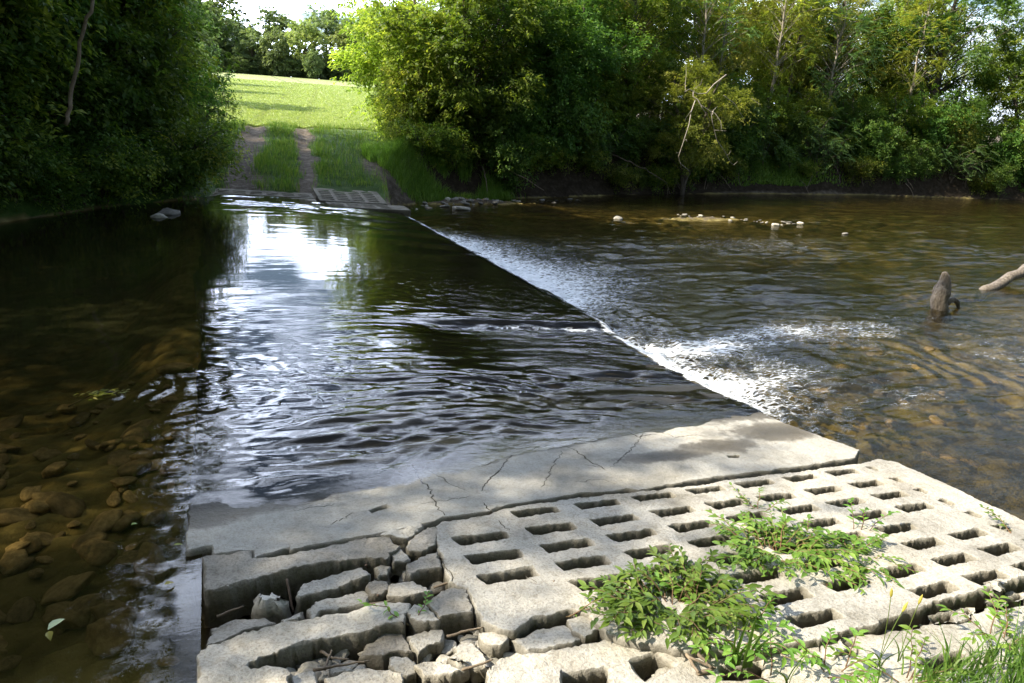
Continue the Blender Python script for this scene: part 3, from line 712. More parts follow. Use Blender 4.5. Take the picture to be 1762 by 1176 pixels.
holes += [crack(p, w, s) for p, w, s in ck]
me = slab_mesh('slotted_ramp', outer, holes, ramp_z, 0.115, CONC, inner=0.05, step=0.016, thin=tuple(range(nh, nh+len(ck))), bev=0.006, seed=5, jit=0.005, lf=0.007, chip=0.009)
tag(put('slotted_slab', me), 'large pale slotted concrete ramp slab with rows of rectangular holes', 'slab')

# --- second slotted slab in the lower right and lower left corner pieces
z2 = lambda x, y: ramp_z(x, y)-0.035
sl2 = [(850, 1136), (1040, 1098), (1078, 1096), (1118, 1118), (1160, 1130), (1300, 1135), (1330, 1120), (1400, 1118), (1440, 1112), (1460, 1092), (1520, 1090), (1560, 1080), (1640, 1066), (1700, 1046), (1790, 1018), (1960, 1120), (1900, 1300), (1300, 1330), (820, 1260)]
h2 = []
for (a, b, c_, d_) in [((925, 1168), (1048, 1148), (1056, 1185), (930, 1205)), ((1086, 1138), (1128, 1126), (1160, 1145), (1108, 1172)), ((1240, 1150), (1312, 1140), (1314, 1165), (1246, 1172)),
                       ((1412, 1112), (1478, 1103), (1480, 1124), (1420, 1130)), ((1604, 1062), (1672, 1046), (1674, 1068), (1612, 1074)), ((1700, 1038), (1762, 1022), (1766, 1040), (1712, 1050)), ((1585, 1140), (1660, 1122), (1662, 1145), (1600, 1155))]:
    h2.append(P_([a, b, c_, d_], -0.035))
me = slab_mesh('slotted_slab_near', P_(sl2, -0.035), h2, z2, 0.11, CONC_PALE, inner=0.06, step=0.018, seed=8, lf=0.012, jit=0.004, bev=0.01)
tag(put('slotted_slab', me), 'lower broken slotted concrete slab along the near edge, partly under weeds and grass', 'slab')

# --- broken beams and chunks
def chunk(px, label, th=0.10, dz=0.0, mat=CONC, name='concrete_block', tilt=(0, 0), cat='concrete block', group=None, seed=0, bev=0.005, lf=0.007, dome=0.0):
    P = np.array(P_(px, dz)); c = P.mean(0)
    hgt = lambda x, y: ramp_z(x, y)+dz+tilt[0]*(x-c[0])+tilt[1]*(y-c[1])+dome*0-0.0
    me_ = slab_mesh(name, P, [], hgt, th, mat, bev=bev, step=0.014, inner=0.018, top_noise=0.012, jit=0.006, lf=lf, flare=0.03, seed=seed, chip=0.012)
    o = put(name, me_)
    # put the origin at the piece's base
    z = float(ramp_z(c[0], c[1]))+dz-th
    me_.transform(Matrix.Translation((-c[0], -c[1], -z))); o.location = (c[0], c[1], z)
    return tag(o, label, cat, group)
def K(l): return [(300+.3405*a, 860+.3405*b) for a, b in l]
chunk(K([(145, 285), (245, 268), (385, 265), (388, 305), (480, 292), (590, 278), (640, 262), (800, 225), (960, 190), (1075, 195), (1150, 232), (1090, 270), (1080, 298), (1000, 300), (900, 302), (700, 340), (540, 365), (400, 410), (240, 465), (150, 470)]),
      'long grey broken slab beam beside the apron with a dark wet patch on its left end', 0.17, 0.0, CONC_GREY, 'concrete_beam', cat='concrete beam')
chunk(K([(1005, 188), (1060, 162), (1110, 150), (1190, 128), (1245, 120), (1255, 140), (1180, 192), (1120, 188)]), 'flat white broken piece wedged against the apron edge', 0.07, 0.0, CONC_PALE)
chunk(K([(1185, 215), (1235, 150), (1330, 132), (1325, 190), (1315, 235), (1240, 262), (1180, 250)]), 'rounded grey block between the apron and the slotted slab', 0.09, 0.0, CONC_GREY)
chunk(K([(1168, 322), (1240, 285), (1325, 262), (1352, 340), (1260, 352), (1180, 385), (1162, 370)]), 'square grey chunk with a flat top against the slotted slab', 0.10, 0.0, CONC_GREY)
chunk(K([(1090, 262), (1150, 242), (1200, 292), (1160, 312), (1100, 315)]), 'small pale chunk behind the square grey chunk', 0.07, -0.015, CONC_PALE)
chunk(K([(1005, 345), (1050, 330), (1088, 338), (1080, 375), (1020, 388)]), 'small angular pale chunk right of the long grey beam', 0.06, -0.035, CONC_PALE)
chunk(K([(645, 425), (760, 388), (850, 362), (940, 350), (985, 385), (990, 400), (850, 428), (720, 470), (625, 498), (610, 485)]), 'broken bar of slab with a straight top lying between the two long beams', 0.11, -0.03, CONC, 'concrete_beam', tilt=(0.03, 0), cat='concrete beam')
chunk(K([(662, 560), (705, 520), (755, 500), (860, 478), (972, 460), (988, 490), (965, 530), (850, 548), (760, 572), (680, 598)]), 'rough crumbling pale bar just above the lower long beam', 0.10, -0.05, CONC_PALE, 'concrete_beam', cat='concrete beam', lf=0.016)
chunk(K([(535, 600), (580, 582), (645, 568), (652, 590), (620, 606), (560, 625), (535, 622)]), 'small tan wedge at the left tip of the rough pale bar', 0.06, -0.07, CONC_PALE)
chunk(K([(385, 495), (430, 464), (500, 460), (550, 488), (550, 515), (500, 540), (430, 545), (395, 525)]), 'rounded white boulder standing in the water between the two long beams', 0.13, -0.035, STONE_WHITE, 'boulder', cat='boulder', lf=0.02, bev=0.03)
chunk(K([(970, 432), (1020, 415), (1088, 415), (1082, 462), (1040, 482), (980, 485)]), 'crumbling grey chunk at the right end of the straight topped bar', 0.08, -0.03, CONC_GREY)
chunk(K([(1085, 440), (1130, 415), (1200, 410), (1255, 435), (1300, 462), (1210, 480), (1130, 492), (1078, 480)]), 'wide cracked chunk below the square grey chunk', 0.09, -0.02, CONC)
chunk(K([(125, 765), (260, 700), (430, 650), (620, 600), (800, 568), (900, 545), (1060, 512), (1130, 512), (1200, 530), (1170, 580), (1172, 625), (1100, 632), (1000, 650), (850, 680), (700, 705), (560, 750), (380, 822), (385, 850), (450, 838), (470, 830), (560, 850), (585, 880), (580, 1100), (118, 1100), (120, 815)]),
      'longest pale beam running from the bottom left corner of the ramp to the rubble', 0.16, 0.0, CONC_PALE, 'concrete_beam', cat='concrete beam')
chunk(K([(1178, 560), (1215, 532), (1262, 530), (1330, 595), (1335, 615), (1260, 625), (1190, 600)]), 'cracked pale chunk touching the right end of the longest beam', 0.12, 0.0, CONC)
chunk(K([(1265, 520), (1375, 440), (1478, 438), (1505, 510), (1515, 560), (1440, 575), (1345, 598)]), 'large dark grey corner block broken off the slotted slab', 0.15, 0.0, CONC_GREY)
chunk(K([(1035, 650), (1145, 632), (1165, 690), (1205, 765), (1085, 790), (935, 790), (960, 730), (1030, 705)]), 'grey L shaped chunk in front of the longest beam', 0.13, -0.05, CONC_GREY)
chunk(K([(1185, 690), (1260, 668), (1350, 665), (1372, 720), (1290, 740), (1230, 772), (1200, 740)]), 'grey chunk with an undercut front in the lower rubble heap', 0.12, -0.04, CONC)
chunk(K([(1530, 665), (1600, 655), (1685, 655), (1688, 720), (1640, 748), (1560, 730)]), 'upright tan chunk with a rough face near the big corner block', 0.13, -0.03, CONC_PALE)
chunk(K([(1225, 835), (1290, 800), (1345, 798), (1440, 850), (1448, 875), (1330, 885), (1245, 900)]), 'pale yellowish rounded chunk at the bottom of the rubble heap', 0.12, -0.03, CONC_PALE, lf=0.016)
chunk(K([(1385, 780), (1440, 770), (1490, 795), (1475, 830), (1420, 838)]), 'smooth round tan stone in the rubble heap', 0.08, -0.02, CONC_PALE, 'boulder', cat='boulder', bev=0.03)
chunk(K([(1410, 735), (1500, 725), (1570, 800), (1590, 862), (1500, 850), (1440, 790)]), 'flat pale wedge leaning behind the smooth round stone', 0.07, -0.06, CONC_PALE, tilt=(0.1, 0))
chunk(K([(1580, 870), (1640, 790), (1720, 765), (1800, 790), (1960, 850), (1990, 1150), (1600, 1150)]), 'broad sunlit slab piece at the bottom right of the rubble', 0.13, 0.0, CONC_PALE, 'concrete_slab_piece', cat='slab piece')
chunk(K([(770, 920), (850, 880), (1000, 858), (1090, 865), (1145, 885), (1160, 940), (1150, 1100), (760, 1100)]), 'long tan slab piece at the very bottom edge between the beam and the rubble', 0.12, -0.02, CONC_PALE, 'concrete_slab_piece', cat='slab piece')
chunk(K([(592, 885), (650, 868), (715, 868), (722, 940), (700, 1010), (600, 1010)]), 'blocky pale chunk at the bottom edge right of the longest beam', 0.12, -0.03, CONC)
chunk(K([(1095, 805), (1190, 800), (1230, 830), (1225, 880), (1150, 900), (1090, 850)]), 'crumbly chunk between the L shaped chunk and the bottom slab piece', 0.10, -0.05, CONC)
chunk(K([(600, 830), (700, 795), (760, 815), (755, 850), (640, 865)]), 'brownish chunk lying in the hollow below the longest beam', 0.07, -0.09, CONC_GREY)
chunk(K([(780, 870), (860, 845), (915, 860), (900, 880), (800, 895)]), 'thin flat chunk in the hollow beside dry twigs', 0.05, -0.07, CONC)
def K2(l): return [(850+.5176*a, 720+.5176*b) for a, b in l]
chunk(K2([(10, 668), (90, 618), (190, 568), (262, 570), (265, 600), (235, 642), (150, 668), (50, 700), (20, 700)]), 'grey block with a straight front edge under the middle of the slotted slab', 0.13, -0.03, CONC_GREY)
chunk(K2([(52, 742), (140, 706), (238, 688), (250, 700), (300, 735), (240, 758), (110, 785)]), 'pale crumbling block above the lower slab with a white lichen spot nearby', 0.11, -0.04, CONC)
chunk(K2([(255, 625), (330, 580), (385, 570), (400, 640), (320, 662), (262, 650)]), 'chunk half covered by the larger leafy weed clump', 0.10, -0.03, CONC_GREY)
chunk(K2([(245, 670), (320, 655), (345, 700), (300, 730), (262, 712)]), 'lumpy weathered chunk left of a white lichen spot', 0.10, -0.02, CONC)
chunk(K2([(520, 850), (600, 808), (640, 818), (650, 850), (560, 880)]), 'pale stone sitting in the dark hole with thick twigs', 0.08, -0.075, CONC_PALE)
chunk(K2([(650, 700), (740, 690), (850, 700), (880, 745), (760, 760), (650, 735)]), 'dusty broken block under the right side of the larger weed clump', 0.10, -0.04, CONC)
chunk(K2([(1085, 760), (1150, 745), (1185, 775), (1130, 800), (1090, 795)]), 'lumpy cream stone in the gap in front of the slotted slab', 0.08, -0.03, CONC_PALE)
chunk(K2([(750, 765), (830, 750), (855, 790), (800, 830), (755, 810)]), 'tan lump behind the tall grass blades', 0.08, -0.05, CONC_PALE)
chunk(K2([(900, 770), (1000, 740), (1080, 750), (1085, 790), (980, 815), (905, 800)]), 'weathered rough block in the joint between the two slotted slabs', 0.10, -0.04, CONC)
chunk(K2([(1520, 645), (1560, 630), (1580, 660), (1530, 680)]), 'small white stone lying in a slot of the lower slab', 0.06, -0.03, CONC_PALE, 'stone', cat='stone')
chunk(K2([(1655, 530), (1680, 520), (1698, 548), (1672, 568)]), 'small white stone on the slotted slab near the right edge of the photo', 0.04, 0.03, CONC_PALE, 'stone', cat='stone', bev=0.015)
# submerged flat plate in the corner
chunk(K([(155, 745), (185, 640), (300, 600), (450, 600), (520, 625), (430, 655), (280, 700)]), 'flat sandy plate lying just under water in the corner of the ramp', 0.05, -0.075, CONC_GREY, 'concrete_plate', cat='concrete plate')

# --- loose stones
def rock_mesh(name, seed, mat, flat=0.6, sub=3, ang=0.35):
    import bmesh
    bm = bmesh.new(); bmesh.ops.create_icosphere(bm, subdivisions=sub, radius=0.5)
    rs = np.random.RandomState(seed); pl_ = [(lambda q: q/np.linalg.norm(q))(rs.randn(3)) for _ in range(9)]; hs_ = rs.uniform(0.30, 0.46, 9)
    for v_ in bm.verts:
        p = np.array(v_.co)
        for q, h in zip(pl_, hs_):
            dd = p@q
            if dd > h: p = p-q*(dd-h)*(1-ang*0.3)
        nn = N1.fbm(p[0]*4+seed*3.1, p[1]*4+p[2]*3, 3)
        p = p*(1+0.16*nn); p[2] *= flat; v_.co = p
    me_ = bpy.data.meshes.new(name); bm.to_mesh(me_); bm.free(); me_.materials.append(mat)
    for p_ in me_.polygons: p_.use_smooth = True
    return me_
def scatter(meshes, n, name, label, cat, group, posf, sizef, seed, sink=0.3, stretch=0.5):
    rs = np.random.RandomState(seed)
    for k in range(n):
        x, y, z = posf(rs); s = sizef(rs)
        o = put(name, meshes[rs.randint(len(meshes))], loc=(x, y, z+s*0.3*(1-2*sink)))
        o.scale = (s*(1+stretch*rs.rand()), s*(0.75+0.3*rs.rand()), s*(0.6+.5*rs.rand())); o.rotation_euler = (rs.uniform(-.35, .35), rs.uniform(-.35, .35), rs.rand()*6.28)
        tag(o, label, cat, group)
cob = [rock_mesh('river_stone', 40+k, COBBLE, 0.5, 3, -0.2) for k in range(7)]
dry = [rock_mesh('stone', 60+k, STONE, 0.65) for k in range(5)]
rub = [rock_mesh('rubble', 80+k, CONC_PALE, 0.75, 3) for k in range(5)]
drk = [rock_mesh('stone', 90+k, STONE_DARK, 0.6) for k in range(4)]
def p_left(rs):
    y = 1.6+rs.rand()**1.3*5.0; x = -0.32-rs.rand()**1.1*(0.75+0.32*(y-1.6))
    return x, y, float(ground_z(x, y))
scatter(cob, 295, 'river_stone', 'brown cobble on the river bed seen through the clear pool left of the ramp', 'stone', 'cobbles on the bed of the left pool', p_left, lambda r: 0.06+0.17*r.rand()**2.0, 11, 0.3)
def p_right(rs):
    y = 2.4+rs.rand()*4.5; x = 5.0+rs.rand()*6
    return x, y, float(ground_z(x, y))
scatter(cob, 60, 'river_stone', 'olive cobble under the sunlit water downstream on the right', 'stone', 'cobbles under the downstream water', p_right, lambda r: 0.12+0.2*r.rand()**2, 12, 0.6)
def p_bar(rs):
    x = 4.9+rs.rand()*7.5; y = float(ybank(x))-0.35-abs(rs.randn())*0.45; return x, y, max(float(ground_z(x, y)), ZD-0.07)
scatter(drk+dry, 130, 'stone', 'small stone of the gravel bar along the foot of the far bank', 'stone', 'stones of the gravel bar by the far bank', p_bar, lambda r: 0.07+0.20*r.rand()**2.5, 13, 0.3)
def p_rif(rs):
    t = rs.rand()**1.3; q = on_z(1180+205*t+rs.randn()*6, 371+16*t+rs.randn()*2.2, ZD); return q[0], q[1], ZD-0.03
scatter(dry+drk, 60, 'stone', 'stone poking out of the riffle in the middle of the downstream pool', 'stone', 'stones of the small riffle', p_rif, lambda r: 0.06+0.13*r.rand()**2, 14, 0.42)
for px, py, s, lb in ((1063, 377, .33, 'single pale stone left of the riffle stones'), (1335, 388, .26, 'largest yellowish white stone of the riffle'), (765, 356, .38, 'dark stone beside a flat grey slab at the far right end of the ford'), (795, 361, .62, 'flat grey slab stone in shallow water near the far end of the ford'),
                      (650, 352, .3, 'light stone at the corner where the ford meets the gravel bar'), (273, 374, .30, 'white rock in the pool under the left bank'), (290, 368, .42, 'dark mossy rock just behind the white rock at the left bank'), (1455, 403, .2, 'dark stone right of the riffle'), (1378, 385, .22, 'small stone at the right end of the riffle')):
    up_ = px < 400; q = on_z(px, py, ZU if up_ else ZD)
    o = put('rock', (drk if 'dark' in lb else dry)[int(px) % 4], loc=(q[0], q[1], q[2]+s*0.02)); o.scale = (s*1.15, s*0.9, s*(0.45 if 'flat' in lb or 'slab' in lb else .7)); o.rotation_euler = (0.1, -.1, px)
    tag(o, lb, 'rock')
def in_rubble(rs):
    regs = [(1000, 250, 350, 220), (1360, 640, 260, 230), (600, 780, 700, 130), (1180, 600, 350, 60), (560, 880, 500, 60), (1480, 720, 280, 120)]
    a = regs[rs.randint(len(regs))]; x_, y_ = K([(a[0]+rs.rand()*a[2], a[1]+rs.rand()*a[3])])[0]
    q = on_ramp(x_, y_, -0.11); return q[0], q[1], q[2]
scatter(rub+dry, 200, 'rubble_stone', 'small loose piece of concrete rubble among the broken beams', 'rubble', 'small rubble between the broken beams', in_rubble, lambda r: 0.025+0.065*r.rand()**1.8, 15, 0.2)
def in_joint(rs):
    x_ = rs.uniform(880, 1760); y_ = np.interp(x_, [880, 1090, 1310, 1500, 1700, 1762], [1085, 1125, 1130, 1092, 1030, 1012])+rs.uniform(-14, 22)
    q = on_ramp(x_, y_, -0.10); return q[0], q[1], q[2]
scatter(rub, 70, 'rubble_stone', 'small piece of concrete rubble in the joint in front of the slotted slab', 'rubble', 'small rubble in the joint of the slotted slab', in_joint, lambda r: 0.025+0.07*r.rand()**1.7, 16, 0.2)

# --- far ramp slabs
def far_slab(x0, x1, y0, y1, z0, sl_, label, seed, mat=None):
    mat = mat or CONC_OLD
    outer_ = [(x0, y0), (x1, y0), (x1, y1), (x0, y1)]; hs_ = []
    y = y0+0.14
    while y < y1-0.18:
        x = x0+0.1
        while x < x1-0.36:
            hs_.append([(x, y), (x+0.29, y), (x+0.29, y+0.085), (x, y+0.085)]); x += 0.385
        y += 0.19
    me_ = slab_mesh('far_slab', outer_, hs_, lambda x, y: TX*x*0.8+z0+sl_*(y-y0), 0.14, mat, step=0.06, inner=0.2, seed=seed)
    return tag(put('slotted_slab', me_), label, 'slab')
far_slab(-0.22, 2.3, 17.15, 18.1, 0.04, 0.04, 'dark slotted slab on the far bank where the ford leaves the water, left side', 31)
far_slab(-0.1, 2.3, 18.15, 18.8, 0.09, 0.08, 'narrow slotted slab strip at the foot of the two dirt ruts', 32)
far_slab(2.38, 4.1, 17.85, 19.2, 0.08, 0.13, 'raised slotted slab on the far bank below the right rut', 33)
far_slab(2.5, 4.5, 17.0, 17.75, 0.04, 0.03, 'broken flat slab at the right corner of the far end of the ford', 34)

# ------------------------------------------------------------------ rods, twigs, logs
def stick(name, pts, r0, r1, mat, label, cat, k=6, group=None, jit=0.2, seed=0):
    pts = np.asarray(pts, float); b = pts[0].copy()
    # refine
    t = np.linspace(0, len(pts)-1, (len(pts)-1)*5+1); q = np.stack([np.interp(t, np.arange(len(pts)), pts[:, i]) for i in range(3)], 1)
    rs = np.random.RandomState(seed+1); ln = np.linalg.norm(pts[-1]-pts[0]); q[1:-1] += rs.randn(len(q)-2, 3)*ln*0.006
    mb = MB(); mb.tube(q-b, np.linspace(r0, r1, len(q)), k, jit=jit, seed=seed)
    return tag(put(name, mb.mesh(name, mat, True), loc=b), label, cat, group)
def pr(x, y, dz): return on_ramp(x, y, dz)
def rod(p0, p1, label, s):
    a = pr(*K([p0])[0], -0.14); b = pr(*K([p1])[0], -0.02); stick('reinforcing_rod', [a, (a+b)/2, b], 0.006, 0.005, RUST, label, 'steel rod', seed=s)
rod((275, 590), (250, 470), 'rusty reinforcing rod standing in water nearest the river side', 1)
rod((600, 570), (568, 400), 'rusty reinforcing rod beside the white boulder', 2)
rod((1000, 385), (968, 330), 'short rusty reinforcing rod at the tip of the long grey beam', 3)
rod((1045, 535), (1028, 482), 'stub of rusty rod between the rough pale bar and the cracked chunk', 4)
rod((1600, 650), (1540, 568), 'rusty rod below the dark grey corner block', 5)
tw = [([(700, 862), (820, 840), (985, 815)], 'straight dry twig across the hollow below the longest beam'), ([(1375, 692), (1470, 665), (1560, 645)], 'grey twig lying across the rubble heap'),
      ([(1450, 862), (1540, 835), (1610, 808)], 'thin twig by the smooth round tan stone'), ([(215, 592), (290, 560), (350, 540)], 'wet twig on the water by the sandy plate'),
      ([(740, 768), (800, 800), (880, 808)], 'crooked dry twig beside the brownish chunk'), ([(760, 860), (780, 800), (795, 762)], 'thin upright twig in the hollow'), ([(1310, 445), (1400, 415), (1395, 425)], 'short twig beside the slotted slab'),
      ([(985, 530), (1060, 520), (1085, 512)], 'short dark twig on the rough pale bar')]
for i, (p, lb) in enumerate(tw):
    stick('twig', [pr(*K([q])[0], -0.05+0.01*j) for j, q in enumerate(p)], 0.006, 0.003, TWIG, lb, 'twig', seed=i)
tw2 = [([(605, 745), (650, 800), (680, 845)], 'thick forked twig in the dark hole of the lower slab'), ([(660, 770), (690, 795), (722, 830)], 'second thick twig in the dark hole of the lower slab'), ([(675, 850), (735, 832), (650, 795)], 'twig lying crosswise in the dark hole of the lower slab'),
       ([(165, 600), (190, 570), (200, 540)], 'dry split twig standing at the broken edge of the slotted slab')]
for i, (p, lb) in enumerate(tw2):
    stick('twig', [pr(*K2([q])[0], -0.03+0.015*j) for j, q in enumerate(p)], 0.009, 0.005, TWIG, lb, 'twig', seed=i+20)

# stump in the downstream pool
def stump():
    root = empty('tree_stump', (*on_z(1622, 532, ZD)[:2], ZD-0.18))
    mb = MB(); n = 26; t = np.linspace(0, 1, n)
    q = np.stack([0.10-0.34*t-0.10*np.sin(t*5.2), 0.05*t, 1.0*t], 1)
    r = np.interp(t, [0, 0.25, .4, .6, .8, .93, 1], [0.17, 0.16, .155, .165, .11, .08, .04])
    mb.tube(q, r, 22, jit=0.0)
    v_ = np.vstack(mb.v); a = np.arctan2(v_[:, 1]-.05*v_[:, 2], v_[:, 0]+0.25*v_[:, 2]); 
    g_ = 0.022*N1(a*7, v_[:, 2]*5)+0.02*N2(a*14, v_[:, 2]*10); v_[:, 0] += np.cos(a)*g_*1.4; v_[:, 1] += np.sin(a)*g_*1.4; mb.v = [v_]
    put('trunk', mb.mesh('stump_trunk', WOODGREY, True), root)
    m2 = MB(); m2.tube([(0.0, 0, .30), (.14, 0, .40), (.27, 0, .42), (.38, -.02, .37), (.46, -.03, .22)], [.07, .07, .06, .05, .03], 12, jit=.2)
    put('side_root', m2.mesh('stump_root', WOODGREY, True), root)
    root.scale = (.78, .78, .78)
    tag(root, 'bleached upright tree stump with grooved bark rising from the downstream pool', 'stump')
stump()
a = on_z(1695, 502, ZD-0.05); b = at_y(1830, 428, a[1]+0.4)
stick('driftwood_log', [a-(b-a)*0.25, a, (a+b)/2, b, b+(b-a)*0.5], 0.10, 0.085, WOODGREY, 'smooth grey driftwood log rising out of the water at the right edge', 'log', 14, jit=0.05)
m2 = MB()
# wood lying along the stump and log just at the water line
# bleached dead branch hanging from the trees over the water
def CR(l): return [(1150+.238*a, 50+.238*b) for a, b in l]
def branch():
    Y0 = 21.4; base = at_y(*CR([(180, 470)])[0], Y0); root = empty('dead_branch', base)
    segs = [([(420, 330), (330, 400), (275, 465), (215, 470), (180, 450), (150, 435), (120, 455)], .035, .012), ([(180, 455), (180, 490), (215, 512), (235, 550), (310, 600), (320, 680), (350, 800), (420, 905), (445, 960), (472, 985), (500, 960)], .034, .008),
            ([(195, 515), (165, 600), (150, 690), (105, 830), (75, 920), (85, 970), (150, 1025)], .030, .010), ([(125, 450), (122, 400), (130, 330), (128, 260)], .014, .006), ([(245, 365), (235, 400), (190, 430), (180, 490)], .016, .01),
            ([(315, 595), (340, 612), (380, 670), (388, 750)], .018, .006), ([(235, 555), (285, 630), (298, 660), (290, 712)], .016, .006), ([(320, 620), (325, 590), (355, 560)], .014, .006), ([(190, 380), (200, 410), (210, 440)], .012, .005),
            ([(335, 732), (380, 734), (425, 738)], .008, .004), ([(425, 912), (440, 905), (452, 880)], .01, .005), ([(400, 480), (480, 540), (540, 640), (560, 670)], .016, .008), ([(165, 590), (130, 640), (120, 665)], .009, .004), ([(105, 815), (130, 798), (136, 815)], .008, .004), ([(60, 895), (75, 895), (78, 900)], .007, .004), ([(88, 965), (92, 1000), (98, 1015)], .008, .004),
            ([(600, 500), (640, 530), (670, 550)], .012, .006)]
    for i, (p, r0, r1) in enumerate(segs):
        w_ = np.array([at_y(*q, Y0+0.25*math.sin(i*1.7+j*.6)) for j, q in enumerate(CR(p))])-base
        t = np.linspace(0, len(w_)-1, (len(w_)-1)*4+1); q = np.stack([np.interp(t, np.arange(len(w_)), w_[:, k]) for k in range(3)], 1)
        mb = MB(); mb.tube(q, np.linspace(r0, r1, len(q))*0.62, 6, jit=.2, seed=i); put('limb', mb.mesh('dead_limb', PALEBRANCH, True), root)
    tag(root, 'bleached leafless branch hanging down over the far side of the pool', 'dead branch')
branch()

# ------------------------------------------------------------------ foliage
def leaf_quads(p, d, n, L, Wd, tint, fold=0.18):
    """p base points, d unit directions, n normals; diamond leaves, two triangles folded on the midrib"""
    s = np.cross(d, n); s /= np.linalg.norm(s, axis=1)[:, None]+1e-9
    n2 = np.cross(s, d)
    L = np.broadcast_to(L, (len(p),))[:, None]; Wd = np.broadcast_to(Wd, (len(p),))[:, None]
    mid = p+d*L*0.42
    v = np.stack([p, mid+s*Wd*0.5+n2*Wd*fold, p+d*L-n2*L*0.12, mid-s*Wd*0.5+n2*Wd*fold], 1).reshape(-1, 3)
    b = np.arange(len(p))*4
    f = np.stack([b, b+1, b+2, b+3], 1)
    return v, f, np.repeat(tint, 4)
def unit(a): return a/(np.linalg.norm(a, axis=-1, keepdims=True)+1e-9)
def spray_leaves(rs, origins, dirs, length, nleaf, L, droop=0.5, spread=0.06, aspect=0.45, tbase=None):
    """leaf sprays: each origin throws a drooping twig set with leaves"""
    m = len(origins); t = rs.rand(m, nleaf)**0.8
    ln = (length*(0.6+0.8*rs.rand(m)))[:, None, None]
    pos = origins[:, None]+dirs[:, None]*t[..., None]*ln
    pos[..., 2] -= droop*(t**2)*ln[..., 0]*0.6
    pos += rs.randn(m, nleaf, 3)*spread
    side = unit(rs.randn(m, nleaf, 3)*np.array([1, 1, .35])+dirs[:, None]*0.9)
    side[..., 2] -= 0.25+0.35*rs.rand(m, nleaf); side = unit(side)
    nn = unit(rs.randn(m, nleaf, 3)*0.55+np.array([0, 0, 1.0])+dirs[:, None]*0.35)
    tb = rs.rand(m)[:, None] if tbase is None else tbase[:, None]
    tint = np.clip(tb*0.75+rs.rand(m, nleaf)*0.4-0.08, 0, 1)
    LL = L*(0.65+0.7*rs.rand(m*nleaf))
    return leaf_quads(pos.reshape(-1, 3), side.reshape(-1, 3), nn.reshape(-1, 3), LL, LL*aspect*(0.8+0.4*rs.rand(m*nleaf)), tint.ravel())
def frond_leaves(rs, origins, dirs, length, npair, L, droop=0.6):
    m = len(origins); t = np.linspace(0.15, 1, npair)
    ln = length*(0.7+0.6*rs.rand(m))
    V = []; Fq = []; T_ = []; off = 0
    for sgn in (-1, 1, 0):
        tt = t if sgn else np.array([1.0])
        k = len(tt)
        pos = origins[:, None]+dirs[:, None]*(tt[None, :, None]*ln[:, None, None]); pos[..., 2] -= droop*tt[None]**2*ln[:, None]*0.5
        sd = unit(np.cross(dirs, np.array([0, 0, 1.0])))[:, None]*np.ones((1, k, 1))
        dd = unit(sd*sgn+dirs[:, None]*0.45+np.array([0, 0, -0.30])+rs.randn(m, k, 3)*0.08) if sgn else unit(dirs[:, None]+np.array([0, 0, -0.4]))*np.ones((1, k, 1))
        nn = np.broadcast_to(np.array([0, 0, 1.0]), dd.shape)+rs.randn(m, k, 3)*0.12
        tint = np.clip(rs.rand(m)[:, None]*0.8+rs.rand(m, k)*.2, 0, 1)
        v_, f_, a_ = leaf_quads(pos.reshape(-1, 3), dd.reshape(-1, 3), unit(nn).reshape(-1, 3), L*(0.85+.3*rs.rand(m*k)), L*.33, tint.ravel())
        V.append(v_); Fq.append(f_+off); T_.append(a_); off += len(v_)
    return np.vstack(V), np.vstack(Fq), np.concatenate(T_)

